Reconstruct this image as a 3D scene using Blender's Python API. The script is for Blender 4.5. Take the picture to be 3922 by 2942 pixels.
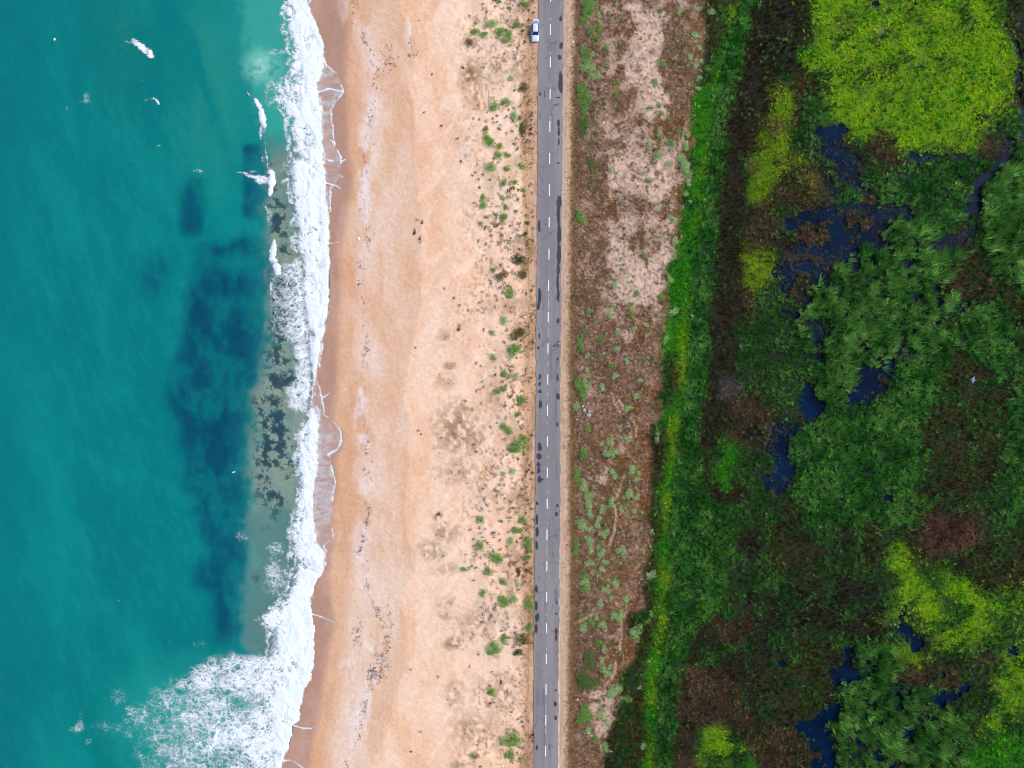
import bpy, bmesh, math, random
import numpy as np
from mathutils import Vector, Matrix, noise as mnoise

sc = bpy.context.scene
for o in list(bpy.data.objects):
    bpy.data.objects.remove(o)
col = sc.collection
rad = math.radians

# ------------------------------------------------------------------ camera
CAMZ, ROADZ, PPM = 168.0, 3.0, 16.0
W0, H0 = 3922.0, 2942.0
cd = bpy.data.cameras.new('camera'); cam = bpy.data.objects.new('camera', cd); col.objects.link(cam)
cam.location = (0, 0, CAMZ); cam.rotation_euler = (0, 0, 0)
cd.sensor_width = 36.0
cd.lens = 36.0 * (CAMZ - ROADZ) / (W0 / PPM)
cd.clip_start = 1.0; cd.clip_end = 20000
sc.camera = cam

# ------------------------------------------------------------------ world, sun, exposure
SUN_EL, SUN_AZ = rad(42), rad(72)      # azimuth measured from +Y (top of picture) towards +X
w = bpy.data.worlds.new('World'); sc.world = w; w.use_nodes = True
nt = w.node_tree; nt.nodes.clear()
so = nt.nodes.new('ShaderNodeOutputWorld'); bg = nt.nodes.new('ShaderNodeBackground')
sky = nt.nodes.new('ShaderNodeTexSky'); sky.sky_type = 'NISHITA'; sky.sun_disc = False
sky.sun_elevation = SUN_EL; sky.sun_rotation = SUN_AZ
sky.air_density = 1.0; sky.dust_density = 1.5; sky.ozone_density = 1.0
bg.inputs['Strength'].default_value = 0.12
nt.links.new(sky.outputs[0], bg.inputs[0]); nt.links.new(bg.outputs[0], so.inputs[0])
sd = bpy.data.lights.new('sun', 'SUN'); sun = bpy.data.objects.new('sun', sd); col.objects.link(sun)
sd.energy = 1.5; sd.angle = rad(10); sd.color = (1.0, 0.93, 0.83)
dvec = Vector((math.sin(SUN_AZ) * math.cos(SUN_EL), math.cos(SUN_AZ) * math.cos(SUN_EL), math.sin(SUN_EL)))
sun.rotation_euler = dvec.to_track_quat('Z', 'Y').to_euler(); sun.location = dvec * 300
sc.view_settings.view_transform = 'Standard'; sc.view_settings.look = 'None'
sc.view_settings.gamma = 1.0; sc.view_settings.exposure = 0.82
sc.view_settings.use_curve_mapping = False
sc.cycles.filter_width = 1.05

rng = np.random.default_rng(7)
random.seed(7)

# ------------------------------------------------------------------ coordinates (survey of the place: 16 units per metre at road level)
def XY(px, py, z=ROADZ):
    k = (CAMZ - z) / (CAMZ - ROADZ) / PPM
    return (px - W0 / 2) * k, (H0 / 2 - py) * k

TILE = {'A1': (0, 0, .5906), 'A2': (0, 980, .5906), 'A3': (0, 1960, .592),
        'D1': (1300, 0, .5906), 'D2': (1300, 980, .5906), 'D3': (1300, 1960, .592),
        'R1': (2500, 0, .6429), 'R2': (2500, 980, .6429), 'R3': (2500, 1960, .6429),
        'T1': (2150, 0, .27125), 'T2': (2150, 450, .27125), 'T3': (2150, 900, .27125), 'T4': (2150, 1350, .27125),
        'T5': (2150, 1800, .27125), 'T6': (2150, 2250, .27125), 'T7': (2150, 2492, .27125), 'F': (0, 0, 1.773), 'S': (0, 0, 1.0)}
def TP(t, x, y):
    a, b, f = TILE[t]; return a + x * f, b + y * f
def TPOLY(t, pts):
    return np.array([TP(t, x, y) for x, y in pts], dtype=np.float32)

def srgb(c):
    c = np.asarray(c, dtype=np.float32) / 255.0
    return np.where(c <= 0.04045, c / 12.92, ((c + 0.055) / 1.055) ** 2.4)

# ------------------------------------------------------------------ noise
def vnoise(x, y, seed):
    xi = np.floor(x).astype(np.int64); yi = np.floor(y).astype(np.int64)
    fx = (x - xi).astype(np.float32); fy = (y - yi).astype(np.float32)
    fx = fx * fx * (3 - 2 * fx); fy = fy * fy * (3 - 2 * fy)
    tab = np.random.default_rng(seed).random((256, 256)).astype(np.float32)
    x0 = xi & 255; x1 = (xi + 1) & 255; y0 = yi & 255; y1 = (yi + 1) & 255
    a = tab[y0, x0]; b = tab[y0, x1]; c = tab[y1, x0]; d = tab[y1, x1]
    return a + (b - a) * fx + (c - a) * fy + (a - b - c + d) * fx * fy
def fbm(x, y, sx, sy=None, octv=4, seed=1, gain=.5):
    sy = sy or sx
    s = 0; amp = 1; tot = 0
    for k in range(octv):
        s = s + amp * vnoise(x / sx * 2 ** k + 17.3 * k, y / sy * 2 ** k + 9.1 * k, seed * 31 + k)
        tot += amp; amp *= gain
    return s / tot
def sst(a, b, v):
    t = np.clip((v - a) / (b - a), 0, 1); return t * t * (3 - 2 * t)
def inpoly(x, y, P):
    r = np.zeros(x.shape, bool)
    x0, y0 = P.min(0); x1, y1 = P.max(0)
    sel = (x >= x0) & (x <= x1) & (y >= y0) & (y <= y1)
    xs = x[sel]; ys = y[sel]; ins = np.zeros(xs.shape, bool)
    n = len(P); j = n - 1
    for i in range(n):
        xi, yi = P[i]; xj, yj = P[j]
        if yi != yj:
            c = ((yi > ys) != (yj > ys)) & (xs < (xj - xi) * (ys - yi) / (yj - yi) + xi)
            ins ^= c
        j = i
    r[sel] = ins
    return r
def ell(x, y, cx, cy, rx, ry, rot=0):
    dx = x - cx; dy = y - cy
    if rot:
        c, s = math.cos(rot), math.sin(rot); dx, dy = dx * c + dy * s, -dx * s + dy * c
    return np.sqrt((dx / rx) ** 2 + (dy / ry) ** 2)
def blur(a, r, n=2):
    for _ in range(n):
        for ax in (0, 1):
            p = np.concatenate([np.repeat(a.take([0], ax), r + 1, ax), a, np.repeat(a.take([-1], ax), r, ax)], ax)
            c = np.cumsum(p.astype(np.float64), axis=ax)
            m = a.shape[ax]
            a = ((c.take(range(2 * r + 1, 2 * r + 1 + m), ax) - c.take(range(0, m), ax)) / (2 * r + 1)).astype(np.float32)
    return a
def curve(pts, y):
    pts = sorted(pts); return np.interp(y, [p[0] for p in pts], [p[1] for p in pts])

# survey curves: (y, x) along the coast
def tcurve(parts):
    out = []
    for t, pts in parts:
        for x, y in pts:
            X, Y = TP(t, x, y); out.append((Y, X))
    return sorted(out)
FOAM_R = tcurve([('A1', [(1992, 0), (2010, 80), (2050, 150), (2080, 240), (2102, 290), (2095, 380), (2093, 440), (2075, 520), (2052, 540), (2060, 590), (2072, 640), (2090, 720), (2088, 860), (2098, 1000), (2112, 1200), (2120, 1320), (2138, 1450), (2132, 1600)]),
                 ('A2', [(2135, 0), (2137, 150), (2135, 300), (2120, 400), (2095, 500), (2075, 600), (2058, 700), (2045, 780), (2028, 860), (2020, 950), (2045, 1010), (2068, 1060), (2062, 1150), (2056, 1250), (2062, 1320), (2052, 1420), (2035, 1520), (2028, 1640)]),
                 ('A3', [(2030, 60), (2045, 200), (2100, 262), (2090, 380), (2045, 460), (2010, 560), (2012, 650), (2030, 720), (2038, 800), (2030, 900), (2028, 1000), (2010, 1080), (1975, 1140), (1950, 1250), (1935, 1350), (1895, 1385), (1890, 1450), (1862, 1540), (1830, 1600), (1815, 1659)])])
FOAM_L = tcurve([('A1', [(1860, 0), (1825, 80), (1830, 200), (1860, 300), (1862, 400), (1815, 500), (1785, 600), (1800, 700), (1850, 800), (1855, 900), (1880, 1000), (1835, 1110), (1850, 1200), (1865, 1300), (1880, 1400), (1900, 1500), (1885, 1600)]),
                 ('A2', [(1930, 0), (1935, 200), (1955, 350), (1985, 480), (1990, 600), (2005, 700), (2028, 790), (2022, 860), (2012, 950), (2000, 1030), (1960, 1080), (1920, 1140), (1900, 1210), (1905, 1300), (1902, 1400), (1915, 1500), (1905, 1640)]),
                 ('A3', [(1885, 60), (1870, 200), (1872, 300), (1880, 400), (1850, 500), (1800, 580), (1735, 660), (1745, 740), (1725, 830), (1715, 920), (1730, 1000), (1720, 1100), (1710, 1200), (1720, 1400), (1720, 1500), (1715, 1659)])])
FILM_R = [(0, 1185), (250, 1250), (290, 1296), (350, 1316), (420, 1268), (560, 1282), (600, 1306), (680, 1308), (705, 1280), (725, 1265), (900, 1262), (1200, 1256), (1380, 1226), (1440, 1216), (1530, 1232), (1560, 1240), (1590, 1242), (1605, 1270), (1625, 1285), (1655, 1306), (1690, 1306), (1715, 1298), (1733, 1283), (1740, 1262), (1765, 1266), (1800, 1272), (1850, 1284), (1880, 1276), (1960, 1268), (2060, 1275), (2090, 1240), (2120, 1252), (2190, 1240), (2240, 1207), (2942, 1076)]
WET_R = [(-400, 1326), (0, 1326), (300, 1322), (600, 1332), (680, 1346), (800, 1325), (950, 1300), (1200, 1292), (1450, 1287), (1530, 1284), (1600, 1266), (1660, 1312), (1720, 1306), (1760, 1276), (1850, 1290), (1960, 1272), (2080, 1268), (2200, 1252), (2320, 1263), (2380, 1277), (2500, 1250), (2620, 1232), (2740, 1216), (2850, 1190), (2942, 1178), (3300, 1150)]
DRY_L = [(-400, 1350), (0, 1354), (120, 1362), (240, 1374), (420, 1388), (600, 1372), (750, 1360), (900, 1352), (1040, 1352), (1216, 1377), (1330, 1374), (1450, 1347), (1510, 1350), (1570, 1365), (1690, 1375), (1750, 1388), (1850, 1372), (1960, 1350), (2100, 1338), (2250, 1320), (2400, 1292), (2560, 1290), (2700, 1262), (2800, 1242), (2942, 1216), (3300, 1190)]
WRACK = tcurve([('D1', [(95, 0), (95, 150), (150, 230), (220, 380), (242, 500), (228, 680), (180, 850), (182, 1000), (162, 1150), (160, 1300), (172, 1450), (180, 1600)]),
                ('D2', [(145, 80), (150, 250), (172, 420), (170, 600), (180, 720), (165, 830), (132, 950), (148, 1050), (172, 1200), (185, 1330), (172, 1500), (175, 1650)]),
                ('D3', [(185, 40), (150, 150), (130, 290), (170, 420), (235, 600), (290, 760), (300, 860), (275, 1000), (205, 1150), (165, 1280), (130, 1430), (65, 1560), (30, 1650)])])
ROADL = [(-500, 2064), (0, 2062), (490, 2060), (980, 2057), (1315, 2053), (1960, 2050), (2450, 2046), (2942, 2043), (3400, 2040)]
ROADR = [(-500, 2161), (0, 2159), (490, 2156), (980, 2151), (1315, 2148), (1960, 2146), (2450, 2141), (2942, 2138), (3400, 2135)]
GRASS_L = tcurve([('T1', [(2060, 0), (2050, 400), (1960, 900), (1950, 1050), (1850, 1500), (1845, 1640)]),
                  ('T2', [(1850, 200), (1850, 400), (1780, 500), (1800, 700), (1850, 850), (1750, 950), (1650, 1100), (1700, 1250), (1690, 1350), (1640, 1560)]),
                  ('T3', [(1690, 50), (1640, 300), (1500, 390), (1480, 700), (1480, 800), (1520, 950), (1520, 1150), (1440, 1300), (1430, 1600)]),
                  ('T4', [(1400, 50), (1400, 300), (1430, 400), (1370, 600), (1400, 900), (1290, 1000), (1260, 1200), (1300, 1350), (1270, 1600)]),
                  ('T5', [(1250, 50), (1230, 400), (1250, 700), (1270, 900), (1220, 1200), (1180, 1450), (1165, 1640)]),
                  ('T6', [(1170, 50), (1190, 300), (930, 380), (900, 540), (1080, 680), (1105, 780), (1040, 900), (980, 1080), (840, 1150), (810, 1350)]),
                  ('T7', [(790, 750), (790, 980), (690, 1170), (610, 1450), (608, 1659)])])
BR_R = tcurve([('R1', [(530, 0), (450, 200), (420, 400), (360, 600), (345, 850), (320, 1050), (280, 1300), (265, 1500)]), ('R2', [(240, 50), (215, 400), (200, 800), (140, 1100), (120, 1400)]), ('R3', [(105, 50), (100, 400), (55, 800), (20, 1100), (5, 1500)])])
RB_R = tcurve([('R1', [(620, 0), (590, 200), (520, 400), (455, 640), (450, 900), (400, 1100), (375, 1450)]), ('R2', [(350, 50), (345, 400), (300, 800), (280, 1050), (300, 1400)]), ('R3', [(500, 50), (420, 500), (200, 800), (140, 1100), (110, 1500)])])

# ------------------------------------------------------------------ marsh cover map
COVER = [  # painted in order: kind, tile, polygon
 ('K', 'R1', [(610, -400), (960, -400), (970, 330), (700, 470), (680, 740), (640, 820), (560, 1000), (530, 1300), (520, 1524), (370, 1524), (380, 1100), (440, 850), (460, 600), (520, 400), (590, 200)]),
 ('O', 'R1', [(2050, -400), (2900, -400), (2900, 1000), (2212, 900), (2100, 700), (2150, 300)]),
 ('D', 'R1', [(960, 740), (1380, 790), (1560, 920), (1900, 940), (2000, 980), (1830, 1180), (1830, 1300), (1660, 1450), (1500, 1560), (1000, 1560), (940, 1300), (1040, 1100), (1000, 900)]),
 ('B', 'R1', [(1300, 800), (1420, 790), (1490, 880), (1480, 1000), (1350, 1010), (1220, 960), (1240, 860)]),
 ('B', 'R1', [(830, 470), (935, 480), (920, 620), (860, 740), (810, 740), (820, 560)]),
 ('Y', 'R1', [(730, 490), (830, 520), (830, 700), (800, 900), (920, 940), (900, 1000), (760, 1020), (700, 1150), (690, 1230), (580, 1220), (570, 1150), (610, 950), (650, 780), (700, 700)]),
 ('B', 'R1', [(760, 1010), (1000, 990), (1060, 1120), (1010, 1230), (860, 1300), (760, 1290), (740, 1400), (640, 1524), (560, 1524), (540, 1250), (700, 1190)]),
 ('Y', 'R1', [(840, 1060), (960, 1040), (1010, 1090), (960, 1150), (860, 1160)]),
 ('M', 'R1', [(720, 1230), (840, 1200), (840, 1240), (780, 1290), (730, 1280)]),
 ('M', 'R1', [(880, 560), (1040, 490), (1050, 640), (1010, 720), (900, 740), (870, 680)]),
 ('M', 'R1', [(800, 780), (960, 745), (980, 830), (960, 880), (850, 880), (810, 840)]),
 ('L', 'R1', [(980, -400), (2050, -400), (2080, 100), (2120, 200), (2150, 300), (2160, 480), (2090, 620), (2050, 720), (1980, 760), (1960, 880), (1880, 940), (1780, 920), (1680, 860), (1600, 880), (1560, 920), (1480, 900), (1440, 830), (1380, 790), (1300, 800), (1260, 850), (1180, 840), (1100, 760), (1030, 720), (1040, 600), (1050, 500), (950, 430), (850, 380), (950, 280), (980, 180), (960, 80)]),
 ('O', 'R1', [(960, 440), (1040, 420), (1060, 470), (1000, 500), (950, 480)]),
 ('K', 'R1', [(1140, 110), (1180, 120), (1220, 170), (1200, 175), (1160, 140), (1110, 115)]),
 ('K', 'R1', [(1260, 380), (1300, 420), (1380, 460), (1490, 465), (1470, 485), (1350, 475), (1270, 450)]),
 ('K', 'R1', [(1410, 330), (1440, 350), (1450, 400), (1500, 420), (1440, 430), (1410, 400)]),
 ('K', 'R1', [(1520, -60), (1555, -20), (1550, 70), (1510, 130), (1500, 150), (1490, 140), (1530, 60)]),
 ('K', 'R1', [(1240, 230), (1330, 215), (1400, 230), (1370, 255), (1290, 265)]),
 ('T', 'R1', [(1330, 150), (1380, 150), (1370, 210), (1320, 220)]),
 ('T', 'R1', [(1610, 310), (1660, 300), (1650, 330), (1615, 340)]),
 ('K', 'R1', [(1600, 540), (1640, 500), (1660, 510), (1620, 550), (1590, 555)]),
 ('K', 'R1', [(1880, 660), (1960, 640), (1990, 680), (1940, 740), (1890, 720)]),
 ('V', 'R1', [(1280, 15), (1330, 15), (1320, 50), (1250, 45)]),
 ('R', 'R1', [(1230, 1020), (1400, 1010), (1900, 960), (2010, 985), (1900, 1070), (1830, 1180), (1810, 1250), (1600, 1200), (1350, 1170), (1230, 1110)]),
 ('V', 'R1', [(980, 850), (1060, 870), (1200, 910), (1230, 1000), (1200, 1080), (1280, 1130), (1250, 1170), (1180, 1110), (1100, 1050), (1000, 980), (950, 920)]),
 ('W', 'R1', [(980, 735), (1030, 740), (1110, 770), (1125, 830), (1060, 880), (990, 860), (960, 790)]),
 ('W', 'R1', [(1560, 960), (1640, 920), (1680, 950), (1620, 1000), (1570, 990)]),
 ('W', 'R1', [(780, 1290), (1010, 1235), (1100, 1220), (1200, 1270), (1340, 1270), (1450, 1240), (1540, 1230), (1540, 1290), (1390, 1350), (1400, 1440), (1180, 1600), (1010, 1600), (1050, 1400), (1000, 1320), (940, 1330), (870, 1390), (800, 1370)]),
 ('V', 'R1', [(1010, 1235), (1340, 1190), (1540, 1210), (1450, 1300), (1300, 1320), (1280, 1400), (1180, 1420), (1100, 1340)]),
 ('B', 'R1', [(1150, 1240), (1240, 1250), (1260, 1340), (1180, 1370), (1140, 1310)]),
 ('B', 'R1', [(870, 1390), (940, 1330), (1010, 1320), (1050, 1400), (1010, 1524), (900, 1524), (840, 1450)]),
 ('O', 'R1', [(1120, 1430), (1190, 1430), (1190, 1465), (1130, 1470)]),
 ('W', 'R1', [(2900, 100), (2212, 110), (2170, 150), (2180, 450), (2160, 560), (2190, 680), (2060, 800), (2060, 900), (2000, 980), (1900, 1070), (1830, 1180), (1840, 1290), (1930, 1290), (1960, 1180), (1950, 1110), (2100, 960), (2140, 850), (2212, 800), (2900, 700)]),
 ('O', 'R1', [(2200, 150), (2900, 150), (2900, 650), (2230, 680), (2212, 500)]),
 ('R', 'R1', [(2090, 700), (2170, 640), (2200, 760), (2140, 830), (2080, 800)]),
 ('B', 'R1', [(1980, 790), (2050, 810), (2060, 880), (2010, 960), (1950, 920), (1970, 850)]),
 ('C', 'R1', [(1400, 1360), (1500, 1300), (1590, 1290), (1620, 1400), (1600, 1600), (1180, 1600), (1200, 1510), (1380, 1450)]),
 ('R', 'R1', [(1600, 1200), (1830, 1180), (1830, 1300), (1660, 1450), (1620, 1400), (1590, 1290), (1540, 1240)]),
 ('C', 'R1', [(2900, 800), (2212, 850), (2110, 960), (1960, 1120), (1990, 1190), (1930, 1300), (2000, 1350), (1930, 1600), (2900, 1600)]),
 ('V', 'R1', [(1620, 1440), (1700, 1430), (1900, 1330), (1930, 1360), (1850, 1470), (1700, 1524), (1640, 1500)]),
 # middle
 ('K', 'R2', [(350, -20), (530, -20), (530, 300), (500, 500), (520, 760), (520, 850), (430, 1000), (380, 1150), (290, 1150), (300, 900), (330, 700), (350, 400)]),
 ('Y', 'R2', [(540, -80), (710, -20), (740, 120), (620, 230), (540, 230)]),
 ('B', 'R2', [(540, 225), (620, 230), (620, 350), (560, 420), (530, 320)]),
 ('V', 'R2', [(720, -60), (1160, -60), (1120, 60), (950, 200), (880, 290), (850, 270), (760, 200), (730, 80)]),
 ('B', 'R2', [(840, 140), (930, 140), (940, 200), (880, 280), (840, 230)]),
 ('M', 'R2', [(620, 210), (740, 120), (820, 250), (760, 300), (780, 370), (870, 400), (860, 470), (950, 600), (900, 720), (920, 820), (850, 1000), (720, 900), (660, 820), (520, 760), (500, 500), (560, 420)]),
 ('W', 'R2', [(755, 300), (860, 310), (885, 355), (800, 372)]),
 ('O', 'R2', [(1640, 300), (1700, 200), (1850, -40), (2900, -40), (2900, 1500), (2200, 1500), (1600, 1400), (1580, 1080), (1650, 850)]),
 ('C', 'R2', [(1170, 30), (1230, -40), (1850, -40), (1760, 150), (1680, 240), (1790, 260), (1720, 400), (1700, 480), (1560, 600), (1440, 560), (1430, 540), (1360, 640), (1220, 680), (1210, 740), (1160, 790), (1170, 860), (1050, 880), (970, 850), (940, 700), (950, 600), (860, 470), (870, 320), (940, 200)]),
 ('C', 'R2', [(1980, -40), (2900, -40), (2900, 120), (2212, 140), (2100, 120), (2040, 60)]),
 ('R', 'R2', [(1800, 350), (2030, 260), (2150, 400), (2212, 520), (2200, 700), (2100, 800), (1950, 640), (1780, 520)]),
 ('R', 'R2', [(2100, 900), (2212, 700), (2900, 700), (2900, 1600), (2100, 1600), (2060, 1250)]),
 ('B', 'R2', [(1690, 170), (1850, 100), (1890, 250), (1800, 260), (1700, 240)]),
 ('N', 'R2', [(1050, 960), (1180, 900), (1300, 890), (1440, 770), (1430, 650), (1560, 600), (1740, 480), (1780, 560), (1700, 700), (1620, 900), (1560, 1080), (1560, 1400), (1500, 1600), (900, 1600), (830, 1330), (800, 1200), (810, 1100)]),
 ('W', 'R2', [(1410, 530), (1440, 600), (1410, 720), (1380, 790), (1300, 870), (1290, 895), (1140, 885), (1170, 830), (1160, 760), (1220, 745), (1230, 680), (1330, 640), (1370, 620)]),
 ('W', 'R2', [(1110, 360), (1160, 350), (1170, 385), (1120, 400)]), ('W', 'R2', [(1395, 340), (1420, 340), (1420, 430), (1395, 430)]),
 ('W', 'R2', [(1090, 460), (1150, 460), (1150, 500), (1095, 505)]), ('W', 'R2', [(1500, 225), (1600, 225), (1600, 255), (1510, 255)]),
 ('W', 'R2', [(1740, 330), (1800, 320), (1900, 270), (1910, 295), (1800, 350), (1760, 410), (1735, 390)]),
 ('W', 'R2', [(950, 600), (1025, 600), (1030, 640), (960, 650)]), ('W', 'R2', [(740, 565), (800, 570), (795, 605), (750, 600)]),
 ('V', 'R2', [(920, 730), (970, 760), (980, 850), (1050, 890), (1040, 930), (960, 990), (880, 1040), (800, 1100), (800, 1200), (835, 1320), (780, 1440), (700, 1400), (650, 1320), (700, 1240), (660, 1150), (680, 1070), (720, 990), (850, 1010), (880, 900)]),
 ('W', 'R2', [(925, 740), (965, 765), (975, 850), (1045, 895), (1030, 930), (950, 985), (890, 1020), (870, 980), (900, 880)]),
 ('W', 'R2', [(740, 1060), (860, 1030), (800, 1100), (795, 1200), (825, 1310), (700, 1310), (740, 1230), (720, 1150)]),
 ('B', 'R2', [(520, 840), (650, 840), (690, 900), (700, 1000), (650, 1150), (520, 1150), (430, 1020), (480, 900)]),
 ('U', 'R2', [(400, 690), (500, 700), (530, 780), (480, 850), (400, 830), (380, 760)]),
 ('G', 'R2', [(400, 1110), (510, 1090), (500, 1200), (480, 1400), (390, 1400), (380, 1250)]),
 ('V', 'R2', [(1240, 1270), (1300, 1260), (1290, 1300), (1240, 1300)]), ('V', 'R2', [(1370, 1430), (1440, 1420), (1430, 1480), (1380, 1480)]),
 # bottom
 ('O', 'R3', [(680, 150), (980, 130), (1040, 300), (1000, 430), (850, 450), (720, 380)]),
 ('K', 'R3', [(840, 560), (1000, 500), (1060, 650), (1380, 520), (1400, 700), (1260, 740), (1000, 700), (860, 660)]),
 ('P', 'R3', [(1600, 20), (1930, 20), (1960, 250), (1600, 270), (1540, 150)]),
 ('O', 'R3', [(1950, 150), (2300, 150), (2300, 480), (2000, 460), (1900, 330)]),
 ('L', 'R3', [(1430, 200), (1540, 180), (1550, 330), (1780, 370), (1950, 480), (2900, 520), (2900, 880), (2212, 880), (2100, 800), (1960, 780), (1880, 850), (1700, 820), (1620, 720), (1540, 700), (1560, 600), (1480, 590), (1470, 640), (1400, 620), (1370, 500), (1500, 390), (1430, 300)]),
 ('L', 'R3', [(2090, 820), (2212, 860), (2900, 860), (2900, 1320), (2212, 1320), (2050, 1330), (1880, 1400), (1990, 1230), (2060, 1000)]),
 ('G', 'R3', [(1880, 1400), (2050, 1330), (2900, 1320), (2900, 2000), (1860, 2000)]),
 ('W', 'R3', [(2100, 800), (2170, 820), (2160, 880), (2110, 900)]),
 ('B', 'R3', [(180, 900), (400, 920), (500, 1100), (560, 1200), (620, 1320), (720, 1250), (900, 1290), (930, 2000), (600, 2000), (530, 1350), (480, 1290), (350, 1260), (260, 1300), (240, 2000), (100, 2000), (130, 1150)]),
 ('B', 'R3', [(350, 640), (560, 620), (600, 720), (500, 800), (380, 760)]),
 ('O', 'R3', [(600, 950), (860, 850), (1080, 770), (1110, 900), (1110, 1080), (1000, 1100), (960, 1200), (780, 1250), (640, 1100)]),
 ('L', 'R3', [(270, 1300), (340, 1260), (480, 1290), (540, 1350), (530, 1400), (600, 1470), (580, 2000), (240, 2000)]),
 ('C', 'R3', [(1170, 780), (1400, 740), (1420, 880), (1500, 900), (1440, 1000), (1700, 1050), (1640, 1120), (1560, 1250), (1490, 1300), (1500, 1440), (1380, 1480), (1350, 2000), (1090, 2000), (1100, 1400), (1020, 1290), (1110, 1220), (1140, 1130), (1110, 1060), (1150, 980), (1270, 930), (1180, 880)]),
 ('C', 'R3', [(1700, 1180), (1830, 1230), (1830, 1400), (1700, 2000), (1560, 2000), (1500, 1420), (1570, 1370), (1580, 1260)]),
 ('B', 'R3', [(1440, 880), (1620, 850), (1720, 1000), (1560, 1080), (1440, 1000)]),
 ('Y', 'R3', [(1450, 800), (1530, 780), (1620, 850), (1600, 930), (1480, 930)]),
 ('B', 'R3', [(1720, 920), (1850, 900), (1840, 1020), (1740, 1040)]),
 ('P', 'R3', [(1900, 860), (2030, 830), (2000, 920), (1920, 920)]),
 ('W', 'R3', [(1400, 700), (1470, 650), (1500, 510), (1525, 560), (1500, 640), (1520, 720), (1600, 740), (1625, 800), (1560, 845), (1530, 770), (1440, 715)]),
 ('W', 'R3', [(1120, 780), (1170, 790), (1175, 880), (1140, 920), (1270, 930), (1290, 900), (1330, 900), (1240, 985), (1120, 1000), (1130, 1060), (1100, 1060), (1080, 960), (1120, 900)]),
 ('W', 'R3', [(770, 890), (830, 880), (820, 910), (770, 930)]),
 ('W', 'R3', [(940, 1240), (1050, 1130), (1130, 1130), (1110, 1220), (1020, 1280), (1060, 1370), (1110, 1400), (1080, 2000), (930, 2000), (940, 1400), (920, 1340), (930, 1290), (860, 1275), (860, 1240)]),
 ('W', 'R3', [(1495, 1290), (1550, 1255), (1575, 1300), (1560, 1385), (1500, 1400), (1480, 1350)]),
 ('W', 'R3', [(1580, 1230), (1640, 1120), (1730, 1080), (1740, 1150), (1640, 1190), (1600, 1260)]),
 ('W', 'R3', [(1730, 1060), (1860, 1030), (1880, 980), (1910, 1000), (1870, 1080), (1750, 1120)]),
 ('W', 'R3', [(1400, 1450), (1500, 1440), (1480, 1500), (1400, 1560)]),
 ('W', 'R3', [(1190, 1330), (1290, 1340), (1260, 1400), (1200, 1380)]), ('W', 'R3', [(1430, 1090), (1480, 1080), (1490, 1140), (1450, 1150)]),
 ('W', 'R3', [(1740, 940), (1760, 960), (1750, 1010), (1720, 990)]),
]
KINDS = 'MCRNDLYGBKOPUVWT'
KI = {k: i + 1 for i, k in enumerate(KINDS)}

STEP = 4
gx = np.arange(-420, 4344, STEP).astype(np.float32); gy = np.arange(-420, 3364, STEP).astype(np.float32)
PX, PY = np.meshgrid(gx, gy)
wx = PX + (fbm(PX, PY, 70, octv=4, seed=3) - .5) * 75 + (fbm(PX, PY, 14, octv=2, seed=5) - .5) * 22
wy = PY + (fbm(PX, PY, 70, octv=4, seed=4) - .5) * 75 + (fbm(PX, PY, 14, octv=2, seed=6) - .5) * 22
CM = np.zeros(PX.shape, np.int8)          # 0 = not marsh
glx = curve(GRASS_L, PY); brx = curve(BR_R, PY); rbx = curve(RB_R, PY)
wob = (fbm(PX, PY, 40, 60, 3, 8) - .5) * 40
marsh = PX > glx + wob * .9 + (fbm(PX, PY, 12, octv=2, seed=18) - .5) * 26
CM[marsh] = KI['G']
# dull olive fringe on the dry side of the strip
fn = fbm(PX, PY, 70, octv=4, seed=9)
gl2 = brx - 42 + (fn - .5) * 60
bright = np.interp(PY, [-500, 330, 520, 1640, 1800, 3400], [0, 0, 1, 1, 0, 0])
fr = marsh & (PX < gl2 - bright * 400)
CM[fr] = KI['O']
CM[fr & (fbm(PX, PY, 40, octv=3, seed=10) > .5) & (PY > 1500)] = KI['M']
CM[marsh & ~fr & (PX < brx - 30) & (fn > .60)] = KI['M']
yb = marsh & (np.abs(PX - (brx - 14 + wob * .6)) < 60 * (fbm(PX, PY, 50, 110, 3, 12) - .47))
CM[yb] = KI['Y']
CM[marsh & (PX > brx + wob * .6)] = KI['N']
CM[marsh & (PX > rbx + wob)] = KI['M']
n1 = fbm(PX, PY, 90, octv=4, seed=14)
CM[(CM == KI['M']) & (n1 > .60)] = KI['O']; CM[(CM == KI['M']) & (n1 < .38)] = KI['K']
for k, t, pts in COVER:
    CM[inpoly(wx, wy, TPOLY(t, pts)) & marsh] = KI[k]
# scattered variety inside the beds
n2 = fbm(PX, PY, 46, octv=3, seed=15)
CM[(CM == KI['R']) & (n2 > .64)] = KI['O']; CM[(CM == KI['C']) & (n2 > .68)] = KI['V']
CM[(CM == KI['O']) & (n2 > .62)] = KI['M']; CM[(CM == KI['B']) & (n2 > .66)] = KI['K']
CM[(CM == KI['D']) & (n2 > .60)] = KI['B']; CM[(CM == KI['D']) & (n2 < .36)] = KI['V']; CM[CM == KI['D']] = KI['R']
n3_ = fbm(PX, PY, 34, octv=4, seed=16, gain=.65)
CM[(CM == KI['W']) & (n3_ > .53) & (PY < 1000) & (PX < 3600)] = KI['V']; CM[((CM == KI['V']) | (CM == KI['W'])) & (n3_ > .63)] = KI['B']
CM[(CM == KI['L']) & (n3_ > .64)] = KI['G']; CM[(CM == KI['L']) & (n3_ < .36)] = KI['M']
CM[(CM == KI['L']) & (PY > 2050) & (n2 + .12 * n3_ > .60)] = KI['M']; CM[(CM == KI['Y']) & (n3_ > .58) & (PX > 2750)] = KI['B']
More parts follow.
